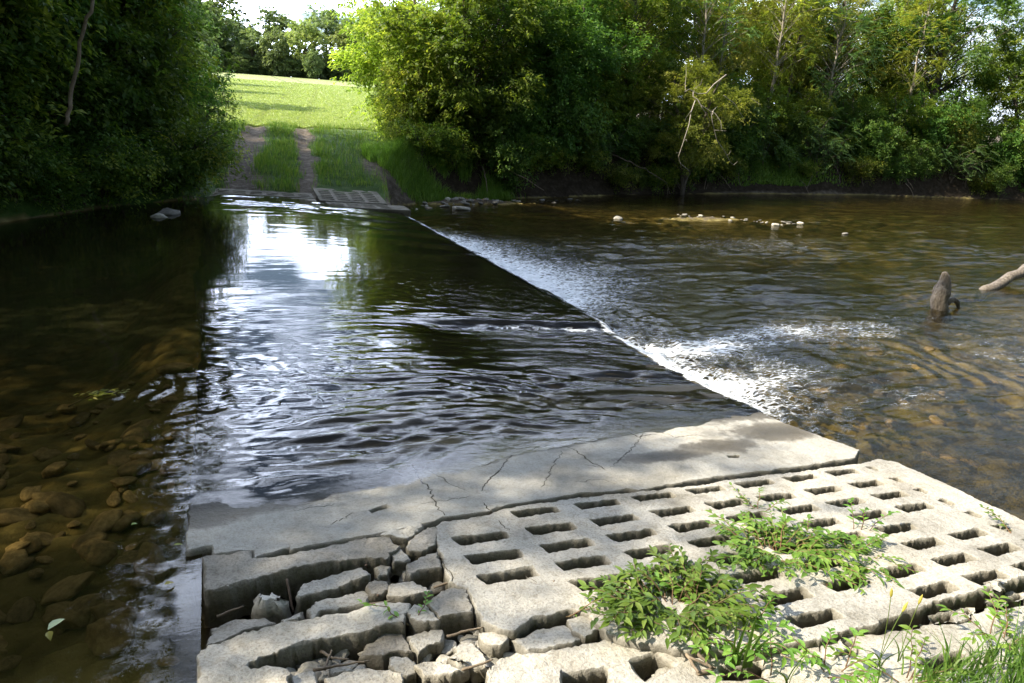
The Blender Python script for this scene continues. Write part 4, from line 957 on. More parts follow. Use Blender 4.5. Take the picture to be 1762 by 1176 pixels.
def make_tree(seed, H=12, R=4, zlow=1.2, nclump=60, nspray=26, nleaf=24, L=0.13, leafm=LEAF_MID, barkm=BARK, rt=0.22, clr=1.15, frond=False, top=1.0, lean=0.0, shell=0.55, name='tree', nstem=1, aspect=.45):
    rs = np.random.RandomState(seed); root = empty(name); root.location = (0, 0, -200)
    tr = MB(); tops = []
    for s_ in range(nstem):
        n = 10; t = np.linspace(0, 1, n); a0 = rs.rand()*6.28; sp = (0.5*R if nstem > 1 else lean)
        pts = np.stack([np.cos(a0)*sp*t**1.4+rs.randn(n)*0.05*t*3+(rs.randn()*.2 if nstem > 1 else 0), np.sin(a0)*sp*t**1.4+rs.randn(n)*0.05*t*3, t*H*0.86], 1); pts[0, 2] = -0.4
        tr.tube(pts, rt*(1-0.85*t)+0.02, 9, jit=.12, seed=seed); tops.append(pts)
    # clump centres on an uneven ellipsoid
    C_ = []
    zc = (zlow+H)/2; hz = (H-zlow)/2
    while len(C_) < nclump:
        u = unit(rs.randn(3)); rr = (shell+(1-shell)*rs.rand())
        p = np.array([u[0]*R*rr, u[1]*R*rr, zc+u[2]*hz*rr])
        wob = 1+0.45*N1(np.arctan2(u[1], u[0])*1.5+seed, p[2]*0.45)
        p[:2] *= wob
        if C_ and min(np.linalg.norm(p-c) for c in C_) < clr*0.55: 
            if rs.rand() < .7: continue
        C_.append(p)
    C_ = np.array(C_)
    V = []; Fq = []; T_ = []; off = 0
    for ci, c in enumerate(C_):
        P0 = tops[ci % nstem]; zz = max(0.3, c[2]-0.5*np.hypot(c[0], c[1])-0.4); k = np.interp(zz, P0[:, 2], np.arange(len(P0)))
        st_ = np.array([np.interp(zz, P0[:, 2], P0[:, i]) for i in range(2)]+[min(zz, H*.85)])
        mid = (st_+c)/2+np.array([0, 0, 0.25])+rs.randn(3)*.15
        r0 = max(0.018, 0.34*rt*(1-zz/H))
        q = np.array([st_, st_*.6+mid*.4, mid, mid*.5+c*.5, c]); tr.tube(q, np.linspace(r0, 0.010, 5), 5, cap=False, jit=.1, seed=ci)
        cr_ = clr*(0.6+0.8*rs.rand())
        dirs = unit(rs.randn(nspray, 3)*np.array([1, 1, .55])+unit(c-np.array([0, 0, zc]))*0.7+np.array([0, 0, .15]))
        org = c+rs.randn(nspray, 3)*cr_*np.array([.30, .30, .24])
        tb = np.clip(rs.rand()*0.6+rs.rand(nspray)*0.4, 0, 1)
        if frond: v_, f_, a_ = frond_leaves(rs, org, dirs, 0.55, nleaf//2, L)
        else: v_, f_, a_ = spray_leaves(rs, org, dirs, cr_*0.62, nleaf, L, tbase=tb, aspect=aspect)
        V.append(v_); Fq.append(f_+off); T_.append(a_); off += len(v_)
    put('trunk', tr.mesh(name+'_trunk', barkm, True), root)
    put('crown', mesh_np(name+'_crown', np.vstack(V), np.vstack(Fq), leafm, False, {'tint': np.concatenate(T_)}), root)
    return root
def make_shrub(seed, H=2.2, R=1.3, n=200, nleaf=24, L=0.10, leafm=LEAF_DARK, frond=False, name='shrub', stems=9):
    rs = np.random.RandomState(seed); root = empty(name); root.location = (0, 0, -200)
    tr = MB(); org = []; dr = []
    for k in range(stems):
        a = rs.rand()*6.28; sp = R*(0.3+0.7*rs.rand()); h = H*(0.55+0.45*rs.rand())
        t = np.linspace(0, 1, 7); q = np.stack([np.cos(a)*sp*t**1.3, np.sin(a)*sp*t**1.3, h*np.sin(t*1.45)-0.2*(t == 0)], 1)+rs.randn(7, 3)*0.04
        tr.tube(q, np.linspace(.025, .006, 7), 5, cap=False)
        m = n//stems; tt = 0.12+0.88*rs.rand(m)
        pp = np.stack([np.interp(tt, t, q[:, i]) for i in range(3)], 1)
        org.append(pp+rs.randn(m, 3)*R*0.16); dr.append(unit(rs.randn(m, 3)*np.array([1, 1, .5])+np.array([np.cos(a), np.sin(a), .2])*.8))
    org = np.vstack(org); dr = np.vstack(dr); org[:, 2] = np.maximum(org[:, 2], 0.05)
    if frond: v_, f_, a_ = frond_leaves(rs, org, dr, 0.5, nleaf//2, L)
    else: v_, f_, a_ = spray_leaves(rs, org, dr, R*.36, nleaf, L)
    put('stems', tr.mesh(name+'_stems', BARK, True), root)
    put('foliage', mesh_np(name+'_foliage', v_, f_, leafm, False, {'tint': a_}), root)
    return root

LEAF_FAR = leaf_mat('leaf_far', (0.17, 0.22, 0.09), (0.30, 0.35, 0.16), (0.45, 0.47, 0.26), 0.42)  # distance haze put into the leaf colour, paler than the near leaves
LEAF_FAR2 = leaf_mat('leaf_far_dark', (0.11, 0.16, 0.08), (0.19, 0.25, 0.13), (0.30, 0.36, 0.20), 0.4)  # darker far leaf, also lightened in colour to stand for haze
T_dark = [make_tree(101, 12, 3.8, 0.6, 90, 26, 20, 0.15, LEAF_DARK, clr=1.15), make_tree(102, 12.5, 3.4, 1.0, 85, 26, 20, 0.14, LEAF_DARK, clr=1.1)]
T_mid = [make_tree(111, 12, 4.2, 1.4, 78, 26, 20, 0.155, LEAF_MID, clr=1.2), make_tree(112, 14, 4.0, 1.8, 72, 24, 20, 0.155, LEAF_MID, clr=1.1, nstem=3, rt=.16)]
T_light = [make_tree(121, 9, 3.3, 1.0, 80, 26, 20, 0.12, LEAF_LIGHT, clr=1.0, nstem=2, rt=.14), make_tree(122, 12, 3.6, 1.5, 80, 24, 20, 0.13, LEAF_LIGHT, clr=1.05)]
T_frond = [make_tree(131, 10, 2.8, 2.2, 60, 11, 20, 0.14, LEAF_BLUE, BARK_PALE, rt=.09, clr=1.0, frond=True), make_tree(132, 12, 2.5, 4.0, 50, 11, 20, 0.14, LEAF_LIGHT, BARK_PALE, rt=.10, clr=1.0, frond=True)]
T_thin = [make_tree(141, 11, 2.0, 3.0, 36, 18, 18, 0.13, LEAF_YELLOW, BARK_PALE, rt=.08, clr=.9, name='sapling'), make_tree(142, 12, 1.9, 4.0, 34, 18, 18, 0.13, LEAF_LIGHT, BARK, rt=.09, clr=.9, name='sapling')]
T_far = [make_tree(151, 15, 5.5, 1.2, 80, 18, 16, 0.42, LEAF_FAR2, clr=1.7, aspect=.7, rt=.4), make_tree(152, 13, 4.5, .8, 70, 18, 16, 0.40, LEAF_FAR2, clr=1.6, aspect=.7, rt=.35), make_tree(153, 14, 4.6, .5, 70, 18, 16, 0.36, LEAF_FAR, clr=1.5, aspect=.6, rt=.35)]
S_dark = [make_shrub(201, 2.0, 1.3, 230), make_shrub(202, 2.8, 1.5, 270, L=.12), make_shrub(203, 1.2, 1.1, 190, L=.08)]
S_mid = [make_shrub(211, 2.0, 1.3, 230, leafm=LEAF_MID), make_shrub(212, 1.1, 1.1, 200, L=.08, leafm=LEAF_MID), make_shrub(213, 2.6, 1.4, 230, leafm=LEAF_LIGHT)]
S_frond = [make_shrub(221, 1.8, 1.5, 90, 18, .12, LEAF_BLUE, True)]

T_low = [make_tree(161, 6.5, 2.9, -0.6, 95, 26, 20, 0.12, LEAF_DARK, clr=1.0, rt=.10, nstem=3, shell=.45, name='bushy_tree'), make_tree(162, 7.0, 3.0, -0.5, 66, 22, 20, 0.16, LEAF_MID, clr=1.0, rt=.10, nstem=3, shell=.45, name='bushy_tree'), make_tree(163, 6.0, 2.6, -0.4, 60, 24, 20, 0.145, LEAF_LIGHT, clr=.9, rt=.09, nstem=3, shell=.45, name='bushy_tree')]
used_first = set()
def place(proto, x, y, z=None, rz=0.0, s=1.0, sz=None, label='', cat='tree', group=None):
    if z is None: z = float(ground_z(x, y))
    sc3 = (s, s, sz if sz else s)
    if proto.name not in used_first:
        used_first.add(proto.name); o = proto; o.location = (x, y, z); o.rotation_euler = (0, 0, rz); o.scale = sc3
    else: o = dup(proto, (x, y, z), rz, sc3)
    if label: o['label'] = label
    o['category'] = cat
    if group: o['group'] = group
    elif 'group' in o: del o['group']
    return o
ORD = ['first', 'second', 'third', 'fourth', 'fifth', 'sixth', 'seventh', 'eighth', 'ninth', 'tenth', 'eleventh', 'twelfth', 'thirteenth', 'fourteenth', 'fifteenth', 'sixteenth', 'seventeenth', 'eighteenth', 'nineteenth', 'twentieth']

# left bank trees
g = 'trees along the left bank'
LT = [(T_dark[0], -4.9, 18.9, 1.0, .3, 'dense dark tree at the right end of the left bank, beside the dirt track'),
      (T_dark[1], -5.6, 16.6, 1.05, 1.3, 'dense dark tree on the left bank with a leaning grey stem in front of it'),
      (T_dark[0], -8.2, 13.2, 1.1, 2.3, 'dense dark tree at the left edge of the photo above the pool'),
      (T_mid[0], -5.2, 21.5, 1.0, 4.0, 'taller green tree behind the dense dark trees of the left bank'),
      (T_mid[1], -4.8, 25.5, .75, 5.0, 'green tree behind the left bank whose crown edges the open field'),
      (T_dark[1], -9.6, 19.5, 1.1, 5.5, 'dark tree deep in the left wood'),
      (T_mid[0], -6.4, 13.2, 1.12, 0.6, 'tall green tree whose limbs reach out over the left pool')]
for p, x, y, s, r, lb in LT: place(p, x, y, rz=r, s=s, label=lb, group=g)
rs = np.random.RandomState(77)
for i in range(24):
    x = -0.45-0.27*i; y = float(ybank(x))+0.25+0.35*rs.rand()
    place(S_dark[2] if i % 3 else S_mid[1], x, y, rz=rs.rand()*6, s=.75+.45*rs.rand(), label='low leafy plant hanging over the waterline of the left bank', cat='shrub', group='low plants at the waterline of the left bank')
# trees upstream that shade the ramp
for i, (p, x, y, s, r) in enumerate([(T_dark[0], -10.3, 6.4, .83, 3.0), (T_mid[0], -17.0, 15.0, 1.0, 1.0)]):
    place(p, x, y, rz=r, s=s, label='dark tree on the left bank beyond the edge of the photo, %s from the ford' % ORD[i], group=g)
stick('leaning_stem', [at_y(112, 215, 13.6), at_y(122, 165, 13.6), at_y(138, 75, 13.5), at_y(160, 5, 13.4), at_y(175, -60, 13.3)], 0.035, 0.022, TWIG, 'thin grey bare stem leaning to the right in front of the left wood', 'sapling', 8)
g = 'shrubs along the left bank'
rs = np.random.RandomState(5)
LS = [(-0.9, 18.6, 1, .75), (-1.6, 17.2, 0, 1.0), (-2.2, 16.6, 2, 1.1), (-2.7, 15.6, 0, .85), (-3.1, 14.8, 2, 1.0), (-3.6, 14.2, 1, .85), (-4.3, 13.2, 0, 1.0), (-4.9, 12.5, 1, .9), (-5.6, 11.4, 2, 1.0), (-1.2, 20.4, 0, .75), (-0.4, 22.0, 2, .8), (-3.4, 16.8, 1, 1.1), (-4.8, 15.2, 1, 1.1), (-0.6, 24.0, 0, .7)]
for i, (x, y, k, s) in enumerate(LS):
    s *= 1.25; y += -0.15
    place((S_dark if i % 4 else S_mid)[k], x, y, rz=rs.rand()*6, s=s, label='leafy dark shrub on the left bank, %s counting from the track leftwards and back' % ORD[i], cat='shrub', group=g)
g = 'low bushy trees along the left bank'
for i, (k, x, y, s, lb) in enumerate([(0, -1.75, 19.3, .75, 'low dark bushy tree beside the left rut'), (1, -2.6, 17.9, .9, 'low dark bushy tree hanging over the corner where the ford meets the left bank'), (0, -4.0, 16.0, 1.0, 'low dark bushy tree hanging over the left bank above the white rock'), (1, -5.6, 14.2, 1.1, 'low bushy tree behind the leaning grey stem'), (0, -6.6, 12.6, 1.1, 'low dark bushy tree at the left edge of the photo'), (0, -2.3, 21.6, .9, 'low dark bushy tree where the left bank opens to the field')]):
    place(T_low[k], x, y, rz=i*1.3, s=s, label=lb, cat='bushy tree', group=g)
# right bank, first row
g = 'trees along the far right bank'
RT = [(T_light[0], 8.7, 27.6, .66, .5, 'bright yellow green tree at the left end of the right wood beside the field'),
      (T_light[1], 11.6, 31.0, .56, 2.0, 'light green tree rising behind the bright tree at the field edge'),
      (T_mid[0], 11.2, 26.8, .58, 1.0, 'round green tree overhanging the gravel bar'),
      (T_dark[0], 13.4, 27.8, .66, 2.4, 'dark tree between the round green tree and the big central tree'),
      (T_mid[1], 14.4, 28.8, .8, 4.0, 'big central tree with several dark stems above the undercut bank'),
      (T_mid[0], 17.8, 28.8, .72, 3.0, 'broad green tree behind the hanging dead branch'),
      (T_light[0], 18.6, 24.9, .62, 1.2, 'low sunlit tree leaning over the water beside the dead branch'),
      (T_frond[0], 20.6, 27.4, .8, 1.0, 'feathery leaved tree right of the dead branch'),
      (T_frond[1], 26.2, 28.8, .8, .4, 'tall pale stemmed tree with feathery leaves near the right edge'),
      (T_light[1], 23.5, 31.5, .75, 5.0, 'light green tree in the wood right of the feathery tree'),
      (T_thin[0], 22.6, 28.4, .8, 2.0, 'slender yellowing sapling with a pale stem'),
      (T_frond[0], 29.8, 28.4, .8, 4.4, 'feathery leaved tree at the right edge of the photo'),
      (T_thin[1], 28.0, 29.5, .8, 3.3, 'slender sapling between the two feathery trees at the right'),
      (T_mid[1], 32.6, 31.5, .7, 1.8, 'many stemmed green tree near the right edge behind the bank'),
      (T_dark[1], 38.0, 28.8, 1.0, .6, 'dark tree on the far bank just at the right edge of the photo'),
      (T_frond[1], 35.2, 28.0, .75, 2.6, 'tall feathery tree furthest to the right')]
for p, x, y, s, r, lb in RT: place(p, x, y, rz=r, s=s, label=lb, group=g)
rs = np.random.RandomState(9); rs = np.random.RandomState(78)
for i in range(46):
    x = 9.6+0.78*i; y = float(ybank(x))+0.45+0.6*rs.rand()
    place((S_dark[0], S_dark[2], S_frond[0], S_dark[1], S_mid[1])[rs.randint(5)], x, y, rz=rs.rand()*6, s=.6+.5*rs.rand(), label='low leafy plant overhanging the dark foot of the far right bank', cat='shrub', group='low plants at the foot of the far right bank')
rs = np.random.RandomState(79)
for i in range(13):  # unseen row added behind the camera to hold back sky fill
    a_ = -12+i*3.0+rs.randn()*.6; place((T_dark+T_mid)[i % 4], a_, -5.5-4*rs.rand(), z=0.3, rz=rs.rand()*6, s=1.0+.2*rs.rand(), label='unseen tree added on the near bank behind the viewpoint to block sky light', group='unseen trees added on the near bank')
g = 'low bushy trees along the far right bank'
for i, (k, x, dy, s, lb) in enumerate([(2, 7.0, 4.2, .95, 'yellow green bushy tree at the field edge right of the track'), (1, 8.4, 2.6, .95, 'bushy green tree above the arching waterside grass'), (0, 10.2, 2.5, 1.0, 'dark bushy tree above the gravel bar'), (0, 12.4, 2.4, 1.0, 'dark bushy tree over the deepest shade of the undercut bank'), (1, 14.4, 3.0, .7, 'bushy green tree left of the hanging dead branch'), (1, 16.4, 4.4, .6, 'bushy tree behind the hanging dead branch'),
                                  (1, 19.2, 2.2, .55, 'bushy tree just right of the sunlit leaning tree'), (2, 22.4, 3.2, .5, 'light bushy tree at the foot of the yellowing sapling'), (1, 25.2, 2.6, .5, 'bushy tree behind the green patch on the bank'), (2, 28.4, 3.0, .5, 'light bushy tree between the pale stemmed trees at the right'), (0, 31.0, 2.2, .5, 'dark bushy tree overhanging the water near the right edge'), (1, 34.0, 2.4, .5, 'bushy tree on the bank near the right edge of the photo'), (0, 37.5, 2.5, .6, 'dark bushy tree at the right edge of the photo'), (1, 42.0, 2.5, 1.1, 'bushy tree on the bank beyond the right edge of the photo')]):
    place(T_low[k], x, float(ybank(x))+dy, rz=i*2.3, s=s, label=lb, cat='bushy tree', group=g)
g = 'trees deep in the right wood'
k = 0
for (x, y) in [(17.5, 34), (22, 40.5), (20.5, 35), (25, 37), (29.5, 35.5), (35, 36), (41, 34), (46, 31), (25.5, 42), (31, 49), (29, 45), (38, 44), (48, 41), (57, 34), (33, 33), (37, 34), (44, 37), (50, 35), (26, 52), (34, 54), (43, 52), (52, 50), (62, 42), (68, 30), (60, 55), (75, 45), (75, 22)]:
    p = [T_mid[0], T_light[1], T_thin[1], T_mid[1], T_light[0]][k % 5]; k += 1
    place(p, x+rs.randn()*.6, y+rs.randn()*.6, rz=rs.rand()*6, s=0.68+.2*rs.rand(), label='green tree standing deep in the wood behind the far right bank', group=g)
g = 'saplings in the right wood'
for i in range(12):
    x = 18+i*1.8+rs.randn()*.5; y = 29.5+rs.rand()*5
    place(T_thin[i % 2], x, y, rz=rs.rand()*6, s=.8+.3*rs.rand(), label='slender sapling with a thin bare lower stem inside the right wood', cat='sapling', group=g)
g = 'shrubs along the far right bank'
xs_ = [6.3, 6.9, 7.8, 8.6, 9.5, 10.4, 11.3, 12.2, 13.1, 14.2, 15.3, 16.4, 17.6, 18.8, 20.2, 21.6, 23.0, 24.4, 26.0, 27.6, 29.2, 31.0, 33.0, 35.0, 37.0, 39.5, 42.0]
for i, x in enumerate(xs_):
    y = float(ybank(x))+0.95+rs.rand()*0.6
    p = (S_frond[0] if i in (9, 12, 13, 14, 19) else (S_mid if i in (0, 2, 5, 17, 20, 22, 24) else S_dark)[rs.randint(3)])
    lb = 'bank shrub number group'
    place(p, x, y, rz=rs.rand()*6, s=.85+.35*rs.rand(), label='leafy shrub overhanging the far right bank, %s' % (('%s from the ford' % ORD[i]) if i < 20 else ('%s from the right end of the bank' % ORD[26-i])), cat='shrub', group=g)
g = 'shrubs behind the far right bank'
for i in range(36):
    x = 8.5+rs.rand()*34; y = float(ybank(x))+3.0+rs.rand()*6.5
    place((S_mid if rs.rand() < .6 else S_dark)[rs.randint(3)], x, y, rz=rs.rand()*6, s=.9+.6*rs.rand(), label='undergrowth shrub inside the wood behind the far right bank', cat='shrub', group=g)
# weeds at the track's right side
for i, (x, y, s, lb) in enumerate([(5.9, 25.6, .9, 'tall weedy bush where the dirt track meets the sunlit field'), (6.0, 23.2, .7, 'bush on the slope right of the dirt track'), (6.6, 24.4, .95, 'dense bush under the bright tree at the field edge'), (7.0, 28.8, .9, 'bush at the back edge of the right wood by the field')]):
    place(S_mid[i % 3], x, y, rz=i, s=s, label=lb, cat='shrub', group='bushes beside the track')
# far trees beyond the field
HS = .68
FT = [(T_far[1], 400, 128, 1.0, 'far tree at the left edge of the field gap'), (T_far[0], 385, 140, 1.25, 'broad far tree behind the left edge of the field gap'), (T_far[1], 438, 124, .72, 'low dark far tree left of the gap in the tree line'), (T_far[0], 487, 132, 1.05, 'tall round dark tree alone against the sky beyond the field'),
      (T_far[1], 478, 122, .72, 'lower round tree in front of the tall dark tree beyond the field'), (T_far[2], 530, 124, .95, 'light green far tree right of the tall dark tree'), (T_far[0], 565, 130, 1.12, 'airy tall tree beyond the middle right of the field'), (T_far[2], 600, 126, 1.0, 'pale tree at the right side beyond the field'),
      (T_far[0], 640, 130, 1.2, 'large far tree half behind the right wood'), (T_far[1], 690, 126, 1.2, 'far tree behind the right wood'), (T_far[1], 350, 126, 1.2, 'far tree mostly hidden by the left wood'), (T_far[1], 540, 119, .45, 'small dark bush in front of the light green far tree')]
for i, (p, px, Yd, s, lb) in enumerate(FT):
    w_ = at_y(px, 170, Yd); place(p, w_[0], Yd, rz=i*1.7, s=s*HS, sz=s*HS*1.08, label=lb, group='trees beyond the field')
for i in range(30):
    w_ = at_y(330+i*12, 170, 122+(i*37 % 7)); place(T_far[i % 2], w_[0], 122+(i*37 % 7), rz=i*2.1, sz=.20+.14*((i*53) % 10)/10, s=.36, label='low bush in the hedge along the far edge of the field', cat='bush', group='hedge bushes at the far edge of the field')
for i in range(3):   # field edge trees to the left that throw the streaks of shade
    place(T_far[i % 2], -2.2+0.3*i, 40+i*15, rz=i, s=.42, label='tree along the left edge of the field, behind the left wood', group='trees along the left edge of the field')

# ------------------------------------------------------------------ grass
def grass_mesh(name, x, y, z, h, w, mat, seed, lean=0.5, seg=2):
    rs = np.random.RandomState(seed); n = len(x); a = rs.rand(n)*6.28; b = rs.rand(n)*6.28
    h = np.broadcast_to(h, (n,))*(0.5+rs.rand(n)); w = np.broadcast_to(w, (n,))
    d = np.stack([np.cos(a), np.sin(a), np.zeros(n)], 1); l = np.stack([np.cos(b), np.sin(b), np.zeros(n)], 1)*(lean*rs.rand(n)*h)[:, None]
    p = np.stack([x, y, z], 1); up_ = np.array([0, 0, 1.0])
    v = np.stack([p-d*w[:, None]*.5, p+d*w[:, None]*.5, p+d*w[:, None]*.38+up_*(h*.55)[:, None]+l*.3, p-d*w[:, None]*.38+up_*(h*.55)[:, None]+l*.3, p+up_*(h*(1-.25*rs.rand(n)))[:, None]+l], 1).reshape(-1, 3)
    k = np.arange(n)*5
    f4 = np.stack([k, k+1, k+2, k+3], 1); f3 = np.stack([k+3, k+2, k+4], 1)
    t = np.repeat(np.clip(rs.rand(n)*.7+.3*rs.rand(), 0, 1), 5)
    return mesh_np(name, v, [f4, f3], mat, False, {'tint': t})
def gmask(x, y):
    cx_ = track_cx(y); rw_ = 0.35*N2.fbm(x*1.3, y*0.9, 3); r_ = np.exp(-((x+rw_-(cx_-0.85))/0.46)**4)+np.exp(-((x+rw_-(cx_+0.85))/0.36)**4)
    b_ = np.exp(-(((x-4.7)/0.7)**2+((y-21.6)/1.8)**2))+np.exp(-(((x-1.1)/0.45)**2+((y-19.8)/1.1)**2))*0.8
    return (1-np.clip(r_, 0, 1))*(1-np.clip(b_, 0, 1)*0.9)
rs = np.random.RandomState(33)
n = 60000; y = 18.0+rs.rand(n)*10.5; x = -1.2+rs.rand(n)*(6.0+0.35*(y-18)); 
keep_ = (rs.rand(n) < gmask(x, y)*(1-0.55*sstep(1.2, 2.0, x-track_cx(y)))*(0.55+0.9*N1.fbm(x*1.3, y*1.3, 3))) & (y > ybank(x)+0.25) & ~((x > -0.2) & (x < 2.6) & (y < 18.8)) & ~((x > 2.4) & (x < 4.2) & (y < 19.5))
x, y = x[keep_], y[keep_]
tag(put('grass', grass_mesh('bank_grass', x, y, ground_z(x, y), 0.10+0.12*np.clip(N2.fbm(x, y, 2)+.5, 0, 1), 0.014, GRASSM, 1)), 'short green grass growing between and beside the dirt ruts on the far slope', 'grass', kind='stuff')
n = 42000; x = 4.5+rs.rand(n)*6.0; y = ybank(x)-0.15+rs.rand(n)*(1.7)+rs.rand(n)*np.clip(7-x, 0, 3); kk = rs.rand(n) < np.clip(0.4+1.4*N3.fbm(x*1.1, y*1.1, 2), 0, 1)*(1-sstep(8.5, 10.5, x)); x, y = x[kk], y[kk]
tag(put('grass', grass_mesh('waterside_grass', x, y, ground_z(x, y), 0.30, 0.018, LEAF_HERB, 2, .9)), 'long arching grass on the low bank right of the far end of the ford', 'grass', kind='stuff')
n = 90000; y = 28+rs.rand(n)**1.7*60; x = y*(-0.06+0.30*rs.rand(n))
tag(put('grass', grass_mesh('field_grass', x, y, ground_z(x, y), 0.07, 0.02+0.0006*y, leaf_mat('field_blade', (0.20, 0.26, 0.09), (0.30, 0.35, 0.15), (0.42, 0.43, 0.24), .35, .02), 3, .8)), 'mown sunlit grass of the open field beyond the slope', 'grass', kind='stuff')
# woodland floor weeds
n = 60000; x = 14+rs.rand(n)*30; y = ybank(x)+1.8+rs.rand(n)*5; 
tag(put('grass', grass_mesh('wood_weeds', x, y, ground_z(x, y), 0.75, 0.03, LEAF_LIGHT, 4, .6)), 'tall weeds and grass on the floor of the right wood behind the bank', 'grass', kind='stuff')
# creeping green patch at the foot of the right bank
n = 5000; x = 25.5+rs.randn(n)*1.6; y = ybank(x)+0.35+rs.rand(n)*0.9
tag(put('ground_cover', grass_mesh('green_patch', x, y, ground_z(x, y), 0.14, 0.05, LEAF_HERB, 6, .9)), 'bright green creeping patch at the foot of the far right bank', 'ground cover', kind='stuff')
# roots under the undercut bank
for i in range(22):
    x = 7.5+rs.rand()*26; yb_ = float(ybank(x)); z_ = 0.6+rs.rand()*.6
    p0 = np.array([x, yb_+1.5, z_]); dx = rs.randn()*1.1
    stick('root', [p0, p0+[dx*.4, -.7, -.35], p0+[dx*.9, -1.2, -.75], p0+[dx*1.3, -1.5, -1.2]], .025+.02*rs.rand(), .008, TWIG, 'exposed root or dead stick hanging from the undercut far bank', 'root', group='roots hanging from the far bank', seed=i)

# near grass and weeds
n = 7000; x = 1.5+rs.rand(n)*3.4; y = 0.75+rs.rand(n)*0.75; lim = np.interp(x, [1.5, 2.2, 2.6, 3.2, 5], [1.05, 1.38, 1.34, 1.42, 1.5]); kk = (y < lim+0.1*N2(x*7, y*7)) & (rs.rand(n) < np.clip(.45+1.6*N1.fbm(x*5, y*5, 2), 0.05, 1)); x, y = x[kk], y[kk]
tag(put('grass', grass_mesh('near_grass', x, y, ramp_z(x, y)-0.10+0.1*(y < 1.3), 0.14, 0.008, GRASSM, 8, 1.0)), 'sunlit grass along the bottom edge in front of the slotted slabs', 'grass', kind='stuff')

def lance_leaves(p, d, n, L, Wd, tint):
    s = unit(np.cross(d, n)); n2 = np.cross(s, d); L = L[:, None]; Wd = Wd[:, None]
    pts = []
    for t, w, dz in ((0.0, 0, 0), (0.25, .85, .02), (0.5, 1.0, 0.0), (0.78, .55, -.05)):
        c = p+d*L*t+n2*L*dz
        if t == 0: pts.append(c)
        else: pts += [c+s*Wd*.5*w+n2*Wd*.2*w, c, c-s*Wd*.5*w+n2*Wd*.2*w]
    pts.append(p+d*L-n2*L*0.16)
    v = np.stack(pts, 1).reshape(-1, 3); b = np.arange(len(p))*11
    q = lambda *i: np.stack([b+k for k in i], 1)
    f4 = np.vstack([q(1, 2, 5, 4), q(2, 3, 6, 5), q(4, 5, 8, 7), q(5, 6, 9, 8)]); f3 = np.vstack([q(0, 2, 1), q(0, 3, 2), q(7, 8, 10), q(8, 9, 10)])
    return v, f4, f3, np.repeat(tint, 11)
def weed_clump(cx_, cy_, rx, ry, nst, seed, label, hmax=0.16, L=0.06, group=None, ang=0.0):
    rs = np.random.RandomState(seed); z0 = float(ramp_z(cx_, cy_)); root = empty('weed_clump', (cx_, cy_, z0)); st_ = MB(); P = []; D = []; Nn = []; LL = []; WW = []; TT = []
    for k in range(nst):
        a = rs.rand()*6.28; r = rs.rand()**.5; bx_, by_ = math.cos(a)*r*rx*.75, math.sin(a)*r*ry*.75; bx_, by_ = bx_*math.cos(ang)-by_*math.sin(ang), bx_*math.sin(ang)+by_*math.cos(ang)
        zb = float(ramp_z(cx_+bx_, cy_+by_))-z0-0.02; a2 = a+rs.randn()*.7; ln = 0.10+0.16*rs.rand(); h = hmax*(0.4+0.6*rs.rand())
        t = np.linspace(0, 1, 7); q = np.stack([bx_+math.cos(a2)*ln*t, by_+math.sin(a2)*ln*t, zb+h*np.sin(t*1.9)], 1)+rs.randn(7, 3)*.004
        st_.tube(q, np.linspace(.0028, .0013, 7), 4, cap=False)
        m = 11; tt = np.linspace(.2, 1, m); pp = np.stack([np.interp(tt, t, q[:, i]) for i in range(3)], 1); aa = a2+np.where(np.arange(m) % 2, 1.1, -1.1)*(1-.5*tt)+rs.randn(m)*.35
        P.append(pp); D.append(unit(np.stack([np.cos(aa), np.sin(aa), .25-.4*rs.rand(m)], 1))); Nn.append(unit(np.stack([rs.randn(m)*.3, rs.randn(m)*.3, np.ones(m)], 1)))
        l_ = L*(.55+.75*rs.rand(m)); LL.append(l_); WW.append(l_*.36); TT.append(np.clip(rs.rand()*.5+rs.rand(m)*.5, 0, 1))
    put('stems', st_.mesh('weed_stems', STEM, True), root)
    v_, f4, f3, t_ = lance_leaves(np.vstack(P), np.vstack(D), np.vstack(Nn), np.concatenate(LL), np.concatenate(WW), np.concatenate(TT))
    put('leaves', mesh_np('weed_leaves', v_, [f4, f3], LEAF_HERB, False, {'tint': t_}), root)
    tag(root, label, 'weed', group); return root
c1 = on_ramp(1160, 1045); c2 = on_ramp(1375, 955)
weed_clump(c1[0], c1[1], .28, .17, 105, 1, 'larger leafy green weed clump growing from the broken joint of the slotted slab', .13, .052)
weed_clump(c1[0]+.15, c1[1]-.0, .13, .08, 12, 2, 'leafy weed trailing right from the larger clump onto the slab', .09, .042)
weed_clump(c2[0]-.10, c2[1]+.05, .30, .14, 75, 3, 'second leafy weed clump in the middle of the slotted slab', .11, .05)
weed_clump(c2[0]+.20, c2[1]-.09, .25, .09, 30, 4, 'thin right hand tail of the second weed clump lying over dry litter', .06, .048)
